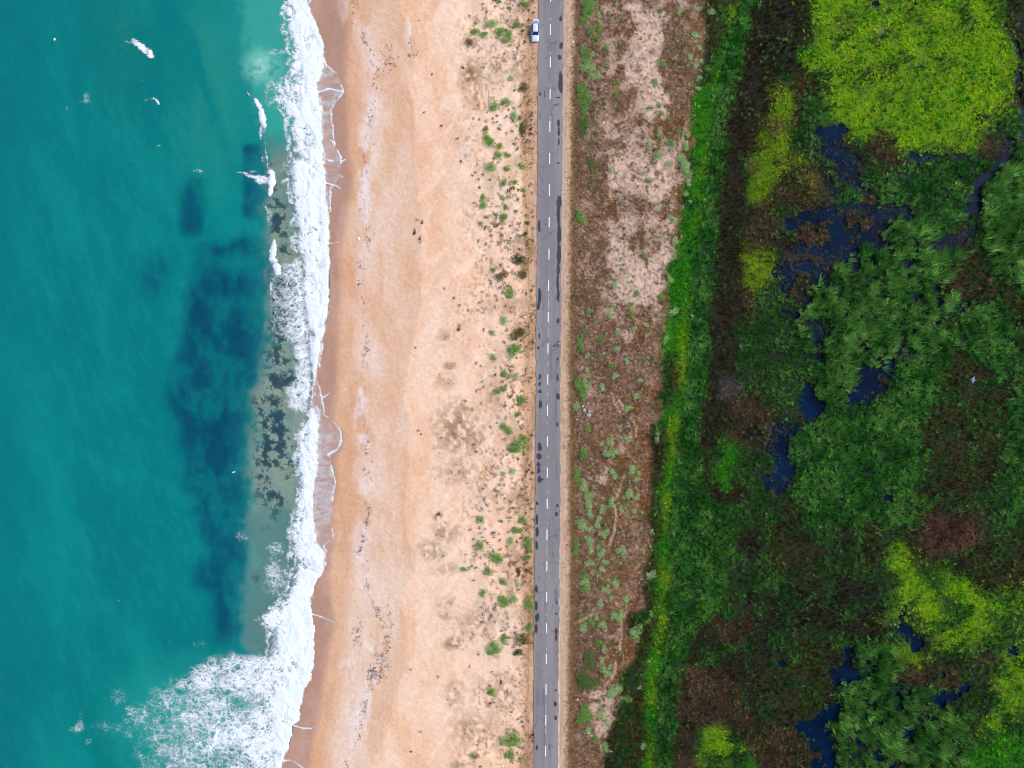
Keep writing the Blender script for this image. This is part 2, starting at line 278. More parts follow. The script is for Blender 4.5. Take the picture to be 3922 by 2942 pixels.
def cover_at(px, py):
    i = np.clip(((py + 420) / STEP).astype(int), 0, len(gy) - 1); j = np.clip(((px + 420) / STEP).astype(int), 0, len(gx) - 1)
    return CM[i, j]
def samp(A, px, py):
    i = np.clip(((py + 420) / STEP).astype(int), 0, len(gy) - 1); j = np.clip(((px + 420) / STEP).astype(int), 0, len(gx) - 1)
    return A[i, j]

# ------------------------------------------------------------------ ground heights
fR = curve(FOAM_R, PY)
d = PX - fR + 16
HZ = np.where(d < 0, np.maximum(-6, d * .0095 - .12), np.minimum(d * .0085 - .12, 3.0 + 0 * d)).astype(np.float32)
dune = sst(1600, 1900, PX) * (1 - sst(1960, 2030, PX))
HZ += dune * (fbm(PX, PY, 130, octv=4, seed=21) - .42) * 1.4
HZ = np.where(PX > 1990, 2.92 + (HZ - 2.92) * (1 - sst(1990, 2040, PX)), HZ)
hth = sst(2210, 2300, PX)
HZ += hth * (fbm(PX, PY, 90, octv=4, seed=22) - .5) * .7
HZ += (PX > 1450) * (fbm(PX, PY, 14, octv=2, seed=23) - .5) * .05
slope = sst(0, 1, (PX - glx) / 190.0)
HZ = HZ * (1 - slope) + 1.25 * slope
wm = ((CM == KI['W']) | (CM == KI['V'])).astype(np.float32)
wmb = blur(wm, 2, 2)
MW = 0.95
HZ = np.where(marsh, HZ - sst(.25, .75, wmb) * (.75 + .35 * slope), HZ)
HZ = np.where(marsh & (CM == KI['V']), np.maximum(HZ, .82 + .2 * fbm(PX, PY, 18, octv=3, seed=24)), HZ)
roadm = sst(0, 1, (PX - (curve(ROADL, PY) - 12)) / 8) * (1 - sst(0, 1, (PX - curve(ROADR, PY) - 4) / 8))
HZ = HZ * (1 - roadm) + 2.86 * roadm
def ground_z(px, py):
    return float(samp(HZ, np.array([px]), np.array([py]))[0])

# ------------------------------------------------------------------ ground colours (albedo of what lies there)
C = np.zeros(PX.shape + (3,), np.float32)
def paint(mask, c):
    c = np.asarray(c, np.float32)
    if c.ndim == 1: c = srgb(c)
    C[:] = C * (1 - mask[..., None]) + c * mask[..., None]
nA = fbm(PX, PY, 160, 420, 5, 31); nB = fbm(PX, PY, 60, 150, 4, 32); nF = fbm(PX, PY, 10, octv=3, seed=33); nM = fbm(PX, PY, 30, octv=4, seed=34)
paint(np.ones(PX.shape, np.float32), (228, 188, 160))
paint(sst(.38, .66, nA), (231, 198, 174))
paint(sst(.5, .72, nB) * .5, (234, 203, 184))
paint(sst(.52, .36, nB) * .42 * (1 - sst(1600, 1800, PX)), (218, 168, 130))
# damp band, wet sand, seabed
wetr = curve(WET_R, PY) + (nM - .5) * 10; dryl = curve(DRY_L, PY) + (fbm(PX, PY, 50, 70, 3, 35) - .5) * 26
damp = 1 - sst(-8, 62, PX - dryl)
paint(damp * .62, (212, 158, 118))
paint(damp * sst(.5, .7, nB) * .5, (224, 178, 144))
wet = 1 - sst(-14, 24, PX - wetr)
paint(wet, (182, 142, 124))
paint(wet * sst(.45, .65, nB) * .6, (200, 158, 142))
bed = 1 - sst(-44, -4, PX - fR)
paint(bed, (214, 196, 168))
paint(bed * sst(.5, .7, nM) * .5, (170, 160, 124))
ROCKS = [('A2', 1820, 250, 60, 120), ('A2', 1800, 430, 62, 120), ('A2', 1850, 500, 50, 50), ('A2', 1785, 600, 52, 120), ('A2', 1820, 735, 85, 45), ('A2', 1790, 790, 110, 45), ('A2', 1880, 790, 45, 14),
         ('A2', 1740, 930, 45, 55), ('A2', 1700, 1090, 60, 70), ('A2', 1785, 1060, 40, 80), ('A2', 1820, 1130, 40, 60), ('A2', 1720, 1190, 60, 40), ('A2', 1700, 1290, 48, 50),
         ('A2', 1805, 1280, 50, 50), ('A2', 1740, 1450, 45, 45), ('A2', 1820, 1390, 60, 60), ('A2', 1740, 1590, 60, 50), ('A2', 1800, 1610, 40, 60), ('A2', 1660, 1050, 40, 130),
         ('A3', 1770, 20, 55, 40), ('A3', 1660, 520, 16, 10), ('A3', 1640, 430, 20, 12), ('A3', 1740, 110, 50, 14), ('A1', 1790, 1340, 45, 40), ('A1', 1800, 1480, 38, 60), ('A1', 1835, 1620, 50, 60), ('A1', 1750, 980, 18, 60), ('A1', 1790, 1400, 30, 120)]
rk = np.zeros(PX.shape, np.float32)
rn = fbm(PX, PY, 30, octv=5, seed=36, gain=.75)
for t, x, y, a, b in ROCKS:
    X, Y = TP(t, x, y); f = TILE[t][2]
    e = ell(PX, PY, X, Y, a * f * 1.35, b * f * 1.35)
    rk = np.maximum(rk, sst(.0, .30, (1 - e) * .5 + (rn - .51) * 3.0) * (e < 1.8))
paint(rk * bed, (6, 22, 66))
# wrack line, crust
wr = curve(WRACK, PY); dw = PX - wr
crn = fbm(PX, PY, 26, 60, 4, 37)
crust = np.exp(-(dw / 30) ** 2) * sst(.40, .62, crn + .10 * (fbm(PX, PY, 200, 300, 2, 38) - .5)) * sst(.3, .6, fbm(PX, PY, 260, 380, 3, 49))
for t, x, y, a, b in [('D1', 240, 540, 26, 130), ('D1', 180, 960, 20, 120), ('D3', 140, 820, 45, 60), ('D3', 215, 880, 60, 40), ('D1', 470, 210, 50, 120), ('D1', 170, 1560, 28, 80), ('D3', 60, 1000, 60, 60), ('D3', 110, 1350, 80, 150), ('D3', 140, 240, 26, 120), ('D2', 150, 1080, 24, 90), ('D2', 200, 1250, 30, 120), ('D3', 250, 640, 18, 90), ('D1', 90, 60, 10, 90)]:
    X, Y = TP(t, x, y); f = TILE[t][2]
    crust = np.maximum(crust, np.clip(1.25 - ell(PX, PY, X, Y, a * f, b * f), 0, 1) * sst(.42, .6, crn))
paint(np.clip(crust * .85, 0, 1), (240, 224, 222))
paint(np.exp(-(dw / 60) ** 2) * sst(.45, .65, nB) * .55, (236, 208, 196))
line = np.exp(-((dw + 10 * (fbm(PX, PY, 30, 60, 3, 39) - .5) * 4) / 5) ** 2) * sst(.5, .66, fbm(PX, PY, 12, 16, 3, 40))
paint(line * .35, (150, 124, 122))
# dunes: faint tracks, grey-brown dead grass, speckle
dz = sst(1560, 1700, PX) * (PX < 2056)
stre = fbm(PX * .8 + PY * .6, PY * .8 - PX * .6, 22, 90, 4, 41)
paint(dz * sst(.52, .7, stre) * .6, (240, 212, 192))
SM = [('D1', 860, 490, 80, 110, .8), ('D1', 960, 480, 120, 100, .4), ('D1', 1225, 600, 60, 130, .55), ('D1', 1225, 780, 55, 130, .75), ('D1', 1200, 900, 30, 60, .5), ('D1', 850, 270, 34, 40, .8), ('D1', 860, 660, 60, 80, .25),
      ('D2', 690, 520, 55, 60, .45), ('D2', 718, 715, 45, 28, .7), ('D2', 680, 830, 65, 60, .45), ('D2', 760, 1130, 150, 165, .75), ('D2', 800, 980, 60, 45, .7), ('D2', 800, 1400, 190, 70, .5), ('D2', 875, 1085, 35, 40, .6),
      ('D2', 775, 478, 22, 20, .8), ('D2', 1165, 1590, 70, 90, .7), ('D2', 1150, 330, 80, 100, .35), ('D3', 690, 130, 90, 60, .6), ('D3', 625, 10, 40, 30, .7), ('D3', 600, 250, 80, 60, .6), ('D3', 680, 380, 90, 45, .45),
      ('D3', 690, 590, 60, 35, .5), ('D3', 680, 675, 60, 40, .5), ('D3', 740, 850, 80, 45, .9), ('D3', 690, 870, 30, 25, .6), ('D3', 900, 700, 160, 110, .4), ('D3', 750, 1180, 75, 100, .5), ('D3', 860, 1400, 140, 100, .45), ('D3', 1080, 1180, 110, 130, .5),
      ('D3', 1225, 330, 50, 380, .95), ('D3', 1140, 290, 60, 120, .5), ('D3', 975, 1240, 25, 20, .7), ('D3', 1050, 1095, 18, 22, .7), ('D3', 1050, 1490, 60, 60, .5), ('D3', 770, 1640, 50, 30, .6), ('D2', 1155, 505, 60, 55, .8), ('D2', 1110, 1180, 90, 60, .3), ('D2', 1190, 1030, 30, 130, .6), ('D2', 1180, 80, 55, 80, .6),
      ('D1', 1160, 60, 80, 90, .5), ('D1', 1180, 420, 90, 160, .45), ('D1', 1230, 1000, 50, 300, .4), ('D1', 1190, 1560, 70, 70, .75), ('D2', 1210, 1230, 30, 100, .5)]
sm = np.zeros(PX.shape, np.float32); sn = fbm(PX, PY, 16, octv=3, seed=42)
for t, x, y, a, b, s in SM:
    X, Y = TP(t, x, y); f = TILE[t][2]
    sm = np.maximum(sm, s * np.clip(1.35 - ell(wx * .5 + PX * .5, wy * .5 + PY * .5, X, Y, a * f, b * f), 0, 1) ** .8 * sst(.28, .62, sn))
rightd = sst(1880, 2010, PX)
paint(np.clip(sm, 0, 1) * (PX < 2058), srgb((122, 98, 66)) * np.ones(C.shape, np.float32))
spk = sst(.58, .68, fbm(PX, PY, 9, 11, 2, 43)) * sst(1650, 1900, PX) * (PX < 2056) * sst(.35, .6, fbm(PX, PY, 120, octv=3, seed=44))
paint(spk * .7, (140, 104, 76))
paint(sst(.54, .66, fbm(PX, PY, 90, octv=5, seed=67, gain=.65)) * sst(1700, 1950, PX) * (PX < 2056) * .45, (168, 140, 112))
# road shoulders
sh = sst(1985, 2020, PX + (nM - .5) * 30) * (PX < 2100)
paint(sh * .75 * (1 - .8 * np.clip(sm, 0, 1)), (188, 148, 120))
paint(sh * sst(.5, .64, fbm(PX, PY, 40, 160, 4, 66)) * .5, (136, 108, 62))
paint(sh * sst(.5, .7, fbm(PX, PY, 8, 60, 3, 45)) * .5, (150, 114, 82))
# heath right of the road
ht = sst(2140, 2146, PX)
paint(ht, (196, 164, 138))
paint(ht * sst(.45, .7, fbm(PX, PY, 6, 120, 3, 46)) * .5, (170, 136, 108))
e1 = curve([(0, 2196), (450, 2184), (900, 2178), (1350, 2172), (1800, 2172), (2250, 2176), (2942, 2166)], PY) + (nF - .5) * 14
paint(sst(-8, 18, PX - e1), (122, 92, 56))
e2 = e1 + 24 + (nM - .5) * 20
hb = sst(-10, 14, PX - e2)
paint(hb, (120, 90, 66))
rust = hb * sst(.40, .56, fbm(PX, PY, 70, 130, 4, 47) + .05 * sst(1200, 1400, PY)) * sst(2260, 2340, PX)
paint(rust * .9, (112, 70, 32))
paint(hb * sst(.45, .62, fbm(PX, PY, 80, octv=6, seed=48, gain=.75)) * (.8 - .4 * sst(1250, 1500, PY)), (160, 128, 106))
paint(hb * sst(.5, .62, fbm(PX, PY, 60, octv=5, seed=58, gain=.7)) * .6, (82, 74, 40))
paint(hb * sst(2470, 2350, PX + (PY - 1600) * .12) * sst(.4, .6, fbm(PX, PY, 70, 160, 4, 65)) * .4, (112, 84, 76))
paint(hb * sst(.5, .62, fbm(PX, PY, 12, octv=3, seed=59, gain=.8)) * .5, (72, 48, 30))
# pale sand openings
PALE = [('T1', [(990, 250), (850, 60), (1000, 10), (1150, 60), (1350, 130), (1500, 150), (1510, 220), (1420, 330), (1470, 480), (1500, 560), (1490, 780), (1400, 880), (1480, 1080), (1400, 1150), (1400, 1250), (1550, 1400), (1560, 1650), (1100, 1650), (1080, 1300), (840, 1290), (840, 760), (960, 660), (980, 500), (960, 400)], 1),
        ('T1', [(1400, -60), (1900, -60), (1820, 40), (1720, 110), (1450, 90)], .8), ('T1', [(300, 480), (600, 400), (620, 600), (540, 760), (420, 640)], .5), ('T1', [(560, 200), (800, 60), (800, 300), (760, 480), (600, 420)], .45),
        ('T2', [(640, 160), (900, 150), (1080, 0), (1500, 0), (1560, 90), (1500, 250), (1430, 440), (1200, 500), (1000, 600), (640, 640), (600, 480)], .6), ('T2', [(1700, 200), (1760, 160), (1680, 420), (1600, 560), (1560, 760), (1440, 900), (1250, 700), (1300, 620), (1500, 540), (1600, 300)], .9),
        ('T2', [(700, 640), (1100, 500), (1250, 700), (1500, 760), (1600, 900), (1500, 1150), (1300, 1330), (1150, 1150), (900, 1120), (640, 1080), (620, 820)], .85), ('T2', [(640, 1350), (900, 1280), (1050, 1350), (1600, 1300), (1640, 1659), (600, 1659)], .7), ('T2', [(430, 420), (600, 400), (560, 600), (500, 720), (430, 560)], .5),
        ('T3', [(640, -10), (960, -10), (950, 200), (1150, 350), (1180, 420), (1380, 150), (1400, -10), (1500, 50), (1640, 380), (1480, 420), (1500, 760), (1380, 820), (1390, 1040), (1340, 1070), (1130, 990), (900, 920), (870, 1180), (720, 1340), (640, 1320), (760, 1100), (700, 800), (900, 560), (660, 500)], 1),
        ('T3', [(840, 1250), (980, 1290), (1000, 1440), (960, 1659), (850, 1659), (880, 1450)], .8), ('T3', [(350, 250), (460, 100), (460, 600), (420, 1150), (460, 1659), (340, 1659), (380, 1250), (400, 900)], .55), ('T3', [(230, 1090), (420, 1210), (430, 1300), (330, 1230)], .7), ('T3', [(560, 1240), (660, 1260), (660, 1360), (580, 1350)], .7),
        ('T4', [(250, 20), (300, 0), (330, 280), (480, 400), (500, 470), (440, 650), (460, 940), (400, 960), (380, 700), (260, 330)], .6), ('T4', [(830, 30), (960, 0), (990, 70), (880, 90)], .8), ('T4', [(790, 370), (860, 380), (810, 660), (780, 600)], .6), ('T4', [(700, 560), (840, 850), (800, 860), (690, 640)], .6),
        ('T4', [(980, 930), (1090, 1060), (1080, 1190), (1050, 1190), (1040, 1060)], .6), ('T4', [(945, 1010), (1000, 1100), (980, 1200), (960, 1120)], .6), ('T4', [(780, 1260), (900, 1320), (920, 1440), (840, 1520), (800, 1400)], .9), ('T4', [(200, 1600), (700, 1500), (860, 1659), (100, 1659)], .5),
        ('T5', [(340, 0), (680, 0), (760, 130), (640, 330), (500, 330), (400, 200)], .65), ('T5', [(780, 200), (960, 220), (900, 260), (820, 260)], .5), ('T5', [(900, 60), (870, 200), (790, 380), (770, 480), (790, 650), (750, 880), (735, 880), (765, 640), (755, 470), (780, 340), (850, 190)], .7), ('T5', [(980, 1070), (1130, 1020), (1080, 1240), (1000, 1180)], .6),
        ('T6', [(460, 180), (500, 240), (480, 330), (220, 520), (180, 500), (440, 370), (330, 300)], .55), ('T6', [(680, 190), (800, 150), (860, 260), (740, 300), (700, 330), (600, 320)], .7), ('T6', [(900, 350), (940, 440), (860, 600), (840, 760), (740, 800), (790, 640)], .6), ('T6', [(440, 500), (760, 560), (720, 780), (440, 740), (520, 620)], .45),
        ('T6', [(440, 880), (520, 1000), (720, 900), (720, 1010), (540, 1130), (460, 1140)], .6), ('T6', [(290, 880), (360, 880), (320, 1090), (160, 1420), (100, 1400)], .5), ('T6', [(760, 1030), (775, 1030), (750, 1240), (640, 1370), (625, 1360), (735, 1220)], .8), ('T6', [(200, 1450), (600, 1400), (780, 1600), (760, 1700), (420, 1700)], .6),
        ('T7', [(400, 560), (620, 520), (780, 740), (790, 980), (700, 1150), (560, 1290), (560, 1480), (600, 1659), (560, 1659), (520, 1300), (380, 1200), (400, 760)], .7), ('T7', [(130, 1060), (520, 1060), (500, 1300), (180, 1250)], .35),
        ('T6', [(1020, 60), (1040, 230), (1190, 260), (1170, 60)], .35), ('T2', [(180, 300), (420, 400), (430, 420), (240, 350)], .6)]
pn = fbm(PX, PY, 34, octv=5, seed=51, gain=.75)
pw = PX + (fbm(PX, PY, 50, octv=4, seed=52, gain=.65) - .5) * 80; pwy = PY + (fbm(PX, PY, 50, octv=4, seed=53, gain=.65) - .5) * 80
pale = np.zeros(PX.shape, np.float32)
for t, pts, s in PALE:
    P_ = TPOLY(t, pts); sz = (P_.max(0) - P_.min(0)).min()
    kw = 1.0 if sz > 110 else .15
    pale = np.maximum(pale, inpoly(PX + (pw - PX) * kw, PY + (pwy - PY) * kw, P_) * s)
TRK = [('T1', [(1095, 1290), (1088, 1400), (1060, 1520), (1000, 1640)]), ('T2', [(1010, 20), (920, 95), (800, 140), (740, 150)]), ('T1', [(990, 1480), (960, 1590), (930, 1650)]), ('T2', [(900, 20), (830, 50), (690, 60)]), ('T2', [(540, 510), (760, 495), (940, 480)]),
       ('T4', [(700, 560), (740, 680), (830, 850)]), ('T4', [(820, 690), (860, 760), (880, 800)]), ('T4', [(985, 930), (1050, 1060), (1060, 1190)]), ('T4', [(940, 1000), (985, 1090), (975, 1200)]), ('T5', [(890, 80), (850, 200), (785, 380), (760, 500), (775, 650), (745, 880), (680, 1060)]),
       ('T6', [(915, 350), (860, 500), (845, 740), (830, 880)]), ('T6', [(770, 1030), (752, 1200), (700, 1300), (625, 1400)]), ('T7', [(640, 1180), (560, 1290), (560, 1380), (600, 1480), (600, 1650)]), ('T2', [(1750, 170), (1680, 420), (1600, 560), (1560, 800)]), ('T6', [(440, 380), (200, 510)])]
trk = np.zeros(PX.shape, np.float32)
for t, L in TRK:
    q = [TP(t, x, y) for x, y in L]
    for (xa, ya), (xb, yb_) in zip(q[:-1], q[1:]):
        dx, dy = xb - xa, yb_ - ya; tt = np.clip(((PX - xa) * dx + (PY - ya) * dy) / (dx * dx + dy * dy), 0, 1)
        trk = np.maximum(trk, np.clip(1.5 - np.hypot(PX - xa - tt * dx, PY - ya - tt * dy) / 5.0, 0, 1))
pale = blur(pale, 4, 2)
band = hb * sst(2250, 2330, PX) * sst(60, 20, PX - glx + 60) * sst(1380, 1150, PY) * (1 - sst(2545, 2580, PX) * sst(560, 480, PY))
pale = np.maximum(pale, band * .5)
pm = np.clip(pale * 1.15, 0, 1) * sst(.34, .54, pn + (pale - .75) * .4 + .03) * hb
paint(np.clip(pm, 0, 1), (208, 174, 152))
paint(pm * sst(.46, .6, fbm(PX, PY, 13, 15, 3, 54, .7)) * .6, (146, 122, 106))
paint(np.clip(1.4 - ell(pw, pwy, *TP('T1', 900, 1480), 60, 62), 0, 1) * .85, (98, 68, 40))
paint(trk * hb * sst(.25, .5, fbm(PX, PY, 26, octv=3, seed=68)) * .85, (190, 154, 128))
DK = [('T1', 1650, 620, 170, 380, .6), ('T1', 950, 620, 100, 120, .5), ('T2', 1000, 1180, 240, 110, .75), ('T2', 560, 900, 60, 450, .65), ('T3', 560, 330, 70, 420, .7), ('T3', 1150, 80, 180, 110, .7), ('T2', 1300, 220, 150, 100, .4), ('T2', 1000, 1400, 120, 60, .3), ('T1', 1250, 60, 160, 60, .7), ('T2', 1120, 1520, 180, 60, .35)]
for t, x, y, a, b, s in DK:
    X, Y = TP(t, x, y); f = TILE[t][2]
    paint(s * np.clip(1.4 - ell(pw, pwy, X, Y, a * f, b * f), 0, 1) * sst(.3, .6, nF), (92, 78, 50))
hs = hb * sst(.64, .76, fbm(PX, PY, 6, octv=2, seed=55)) * .5
paint(hs, (186, 152, 126))
hs = hb * sst(.60, .70, fbm(PX, PY, 8, octv=2, seed=56)) * .55
paint(hs, (66, 44, 30))
# soil under the marsh plants
SOIL = {'M': (28, 44, 22), 'C': (22, 40, 26), 'R': (24, 42, 28), 'N': (26, 56, 24), 'L': (98, 126, 0), 'Y': (86, 106, 2), 'G': (34, 92, 6), 'B': (52, 38, 26), 'K': (30, 28, 18), 'O': (42, 38, 14), 'P': (62, 40, 32), 'U': (58, 52, 54), 'V': (30, 40, 50), 'W': (10, 22, 38), 'T': (120, 118, 60)}
SO = np.zeros(C.shape, np.float32)
for k, c in SOIL.items():
    SO[CM == KI[k]] = srgb(c)
mk = (CM > 0).astype(np.float32); mkb = blur(mk, 4, 2) + 1e-4
for ch in range(3):
    SO[..., ch] = blur(SO[..., ch], 4, 2) / mkb
SO *= (.65 + .7 * fbm(PX, PY, 12, octv=3, seed=57))[..., None]
paint(blur(mk, 2, 2), SO)
paint((CM == KI['W']).astype(np.float32), (8, 20, 34))
C = np.clip(C * (0.92 + .2 * nF[..., None]) * np.where(PX > 2100, 1, 1.0)[..., None] * np.where((PX < 2060)[..., None], np.array([1.0, .955, .885]), 1.0), 0, .9)

# ------------------------------------------------------------------ node helpers
class NT:
    def __init__(s, name, disp=False):
        s.m = bpy.data.materials.new(name); s.m.use_nodes = True
        s.t = s.m.node_tree; s.t.nodes.clear(); s.out = s.n('OutputMaterial')
    def n(s, typ, ins=None, **kw):
        nd = s.t.nodes.new('ShaderNode' + typ)
        for k, v in kw.items(): setattr(nd, k, v)
        for k, v in (ins or {}).items(): s.put(nd.inputs[k], v)
        return nd
    def put(s, sock, v):
        if hasattr(v, 'is_output'): s.t.links.new(v, sock)
        elif hasattr(v, 'outputs'): s.t.links.new(v.outputs[0], sock)
        else: sock.default_value = v
    def math(s, op, a, b=0.0, c=None):
        nd = s.n('Math', operation=op); s.put(nd.inputs[0], a); s.put(nd.inputs[1], b)
        if c is not None: s.put(nd.inputs[2], c)
        return nd.outputs[0]
    def mix(s, f, a, b, mode='MIX'):
        nd = s.n('Mix', data_type='RGBA', blend_type=mode); s.put(nd.inputs[0], f); s.put(nd.inputs[6], a); s.put(nd.inputs[7], b)
        return nd.outputs[2]
    def ramp(s, v, a, b, lo=0.0, hi=1.0):
        nd = s.n('MapRange', clamp=True, interpolation_type='SMOOTHSTEP'); s.put(nd.inputs[0], v)
        for i, x in enumerate((a, b, lo, hi)): s.put(nd.inputs[i + 1], x)
        return nd.outputs[0]
    def noise(s, scale, detail=3, rough=.55, vec=None, dist=0.0):
        nd = s.n('TexNoise', {'Scale': scale, 'Detail': detail, 'Roughness': rough, 'Distortion': dist})
        s.put(nd.inputs['Vector'], vec or s.pos()); return nd.outputs['Fac']
    def pos(s, scale=None):
        if not hasattr(s, '_p'): s._p = s.n('NewGeometry').outputs['Position']
        if scale is None: return s._p
        nd = s.n('Mapping'); s.put(nd.inputs[0], s._p); nd.inputs['Scale'].default_value = scale; return nd.outputs[0]
    def attr(s, name, out='Color'):
        return s.n('Attribute', attribute_name=name).outputs[out]
    def bump(s, h, strength=.3, dist=.1):
        nd = s.n('Bump', {'Strength': strength, 'Distance': dist}); s.put(nd.inputs['Height'], h); return nd.outputs[0]
    def surf(s, sh):
        s.put(s.out.inputs['Surface'], sh); return s.m
    def bsdf(s, **ins):
        return s.n('BsdfPrincipled', {k.replace('_', ' '): v for k, v in ins.items()})

def rgba(c, k=1.0):
    v = srgb(c) * k; return (float(v[0]), float(v[1]), float(v[2]), 1.0)

def new_mesh(name, V, F, mat=None, attrs=None, smooth=False, fattr=None):
    V = np.ascontiguousarray(V, dtype=np.float32); F = np.ascontiguousarray(F, dtype=np.int32)
    me = bpy.data.meshes.new(name); k = F.shape[1]
    me.vertices.add(len(V)); me.vertices.foreach_set('co', V.ravel())
    me.loops.add(F.size); me.loops.foreach_set('vertex_index', F.ravel())
    me.polygons.add(len(F)); me.polygons.foreach_set('loop_start', np.arange(0, F.size, k, dtype=np.int32))
    try: me.polygons.foreach_set('loop_total', np.full(len(F), k, np.int32))
    except Exception: pass
    if smooth: me.polygons.foreach_set('use_smooth', np.ones(len(F), bool))
    for an, arr in (attrs or {}).items():
        if arr.ndim == 2:
            a = me.attributes.new(an, 'FLOAT_COLOR', 'POINT')
            full = np.ones((len(V), 4), np.float32); full[:, :3] = arr; a.data.foreach_set('color', full.ravel())
        else:
            a = me.attributes.new(an, 'FLOAT', 'POINT'); a.data.foreach_set('value', arr.astype(np.float32).ravel())
    me.update(calc_edges=True)
    if mat: me.materials.append(mat)
    return me
def link(name, me, parent=None, loc=None, kind=None, label=None, cat=None, group=None):
    o = bpy.data.objects.new(name, me); col.objects.link(o)
    if parent: o.parent = parent
    if loc is not None: o.location = loc
    tag(o, label, cat, group, kind); return o
def tag(o, label=None, cat=None, group=None, kind=None):
    if label: o['label'] = label
    if cat: o['category'] = cat
    if group: o['group'] = group
    if kind: o['kind'] = kind
def gridmesh(name, xs, ys, Z, mat, attrs, keep=None, smooth=True):
    X, Y = np.meshgrid(xs, ys)
    k = (CAMZ - Z) / (CAMZ - ROADZ) / PPM
    V = np.stack([(X - W0 / 2) * k, (H0 / 2 - Y) * k, Z], -1).reshape(-1, 3)
    ny, nx = X.shape
    idx = np.arange(nx * ny).reshape(ny, nx)
    F = np.stack([idx[:-1, :-1], idx[1:, :-1], idx[1:, 1:], idx[:-1, 1:]], -1).reshape(-1, 4)
    if keep is not None:
        kk = (keep[:-1, :-1] | keep[1:, :-1] | keep[1:, 1:] | keep[:-1, 1:]).ravel(); F = F[kk]
        used = np.zeros(len(V), bool); used[F.ravel()] = True
        mp = np.cumsum(used) - 1; V = V[used]; F = mp[F]
        attrs = {a: (v.reshape(-1, 3)[used] if v.ndim == 3 else v.ravel()[used]) for a, v in attrs.items()}
    else:
        attrs = {a: (v.reshape(-1, 3) if v.ndim == 3 else v.ravel()) for a, v in attrs.items()}
    return new_mesh(name, V, F, mat, attrs, smooth)
def extend(A, n):
    return np.pad(A, ((n, n), (n, n)) + ((0, 0),) * (A.ndim - 2), mode='edge')
def extax(g, n=16, first=40, r=1.55):
    s = first * r ** np.arange(n); c = np.cumsum(s)
    return np.concatenate([g[0] - c[::-1], g, g[-1] + c]).astype(np.float32)

# ------------------------------------------------------------------ materials
def mat_ground():
    s = NT('ground_surface')
    c = s.attr('albedo'); wet = s.attr('wet', 'Fac')
    n1 = s.noise(3.5, 4, .65); n2 = s.noise(14, 3, .6); n3 = s.noise(.9, 5, .6)
    k = s.math('ADD', s.math('MULTIPLY', n1, .42), s.math('MULTIPLY', n2, .5))
    k = s.math('ADD', k, s.math('MULTIPLY', n3, .22))
    k = s.math('ADD', k, .43)
    dryk = s.mix(wet, s.n('CombineColor', {0: k, 1: k, 2: k}).outputs[0], (1, 1, 1, 1))
    c2 = s.mix(1.0, c, dryk, 'MULTIPLY')
    h = s.math('ADD', s.math('MULTIPLY', n1, .5), s.math('MULTIPLY', n3, 1.2))
    bs = s.math('MULTIPLY', s.math('SUBTRACT', 1.0, wet), .5)
    nd = s.n('Bump', {'Distance': .25}); s.put(nd.inputs['Height'], h); s.put(nd.inputs['Strength'], bs)
    p = s.bsdf(Base_Color=c2, Roughness=s.ramp(wet, 0, 1, .95, .35), Normal=nd.outputs[0])
    p.inputs['Specular IOR Level'].default_value = .25
    return s.surf(p)
def mat_sea():
    s = NT('sea_water')
    c = s.attr('wcol'); op = s.attr('op', 'Fac')
    v = s.pos((.5, .16, 1))
    n1 = s.noise(1.3, 4, .6, s.pos((.5, 1.0, 1))); n2 = s.noise(5.0, 3, .6); n3 = s.noise(.12, 4, .6, dist=.6)
    k = s.math('ADD', .68, s.math('MULTIPLY', n1, .22)); k = s.math('ADD', k, s.math('MULTIPLY', n2, .24)); k = s.math('ADD', k, s.math('MULTIPLY', n3, .2))
    c2 = s.mix(1.0, c, s.n('CombineColor', {0: k, 1: k, 2: k}).outputs[0], 'MULTIPLY')
    b = s.bump(s.math('ADD', s.math('MULTIPLY', n1, 1.0), s.math('MULTIPLY', n2, .3)), .35, .12)
    p = s.bsdf(Base_Color=c2, Roughness=.12, Normal=b, IOR=1.33)
    tr = s.n('BsdfTransparent', {0: (.86, .97, .96, 1)})
    gl = s.n('BsdfGlossy', {'Roughness': .1, 'Normal': b})
    m1 = s.n('MixShader', {0: op, 1: tr, 2: p})
    m1.inputs[0].default_value = 1
    s.put(m1.inputs[0], op)
    return s.surf(m1)
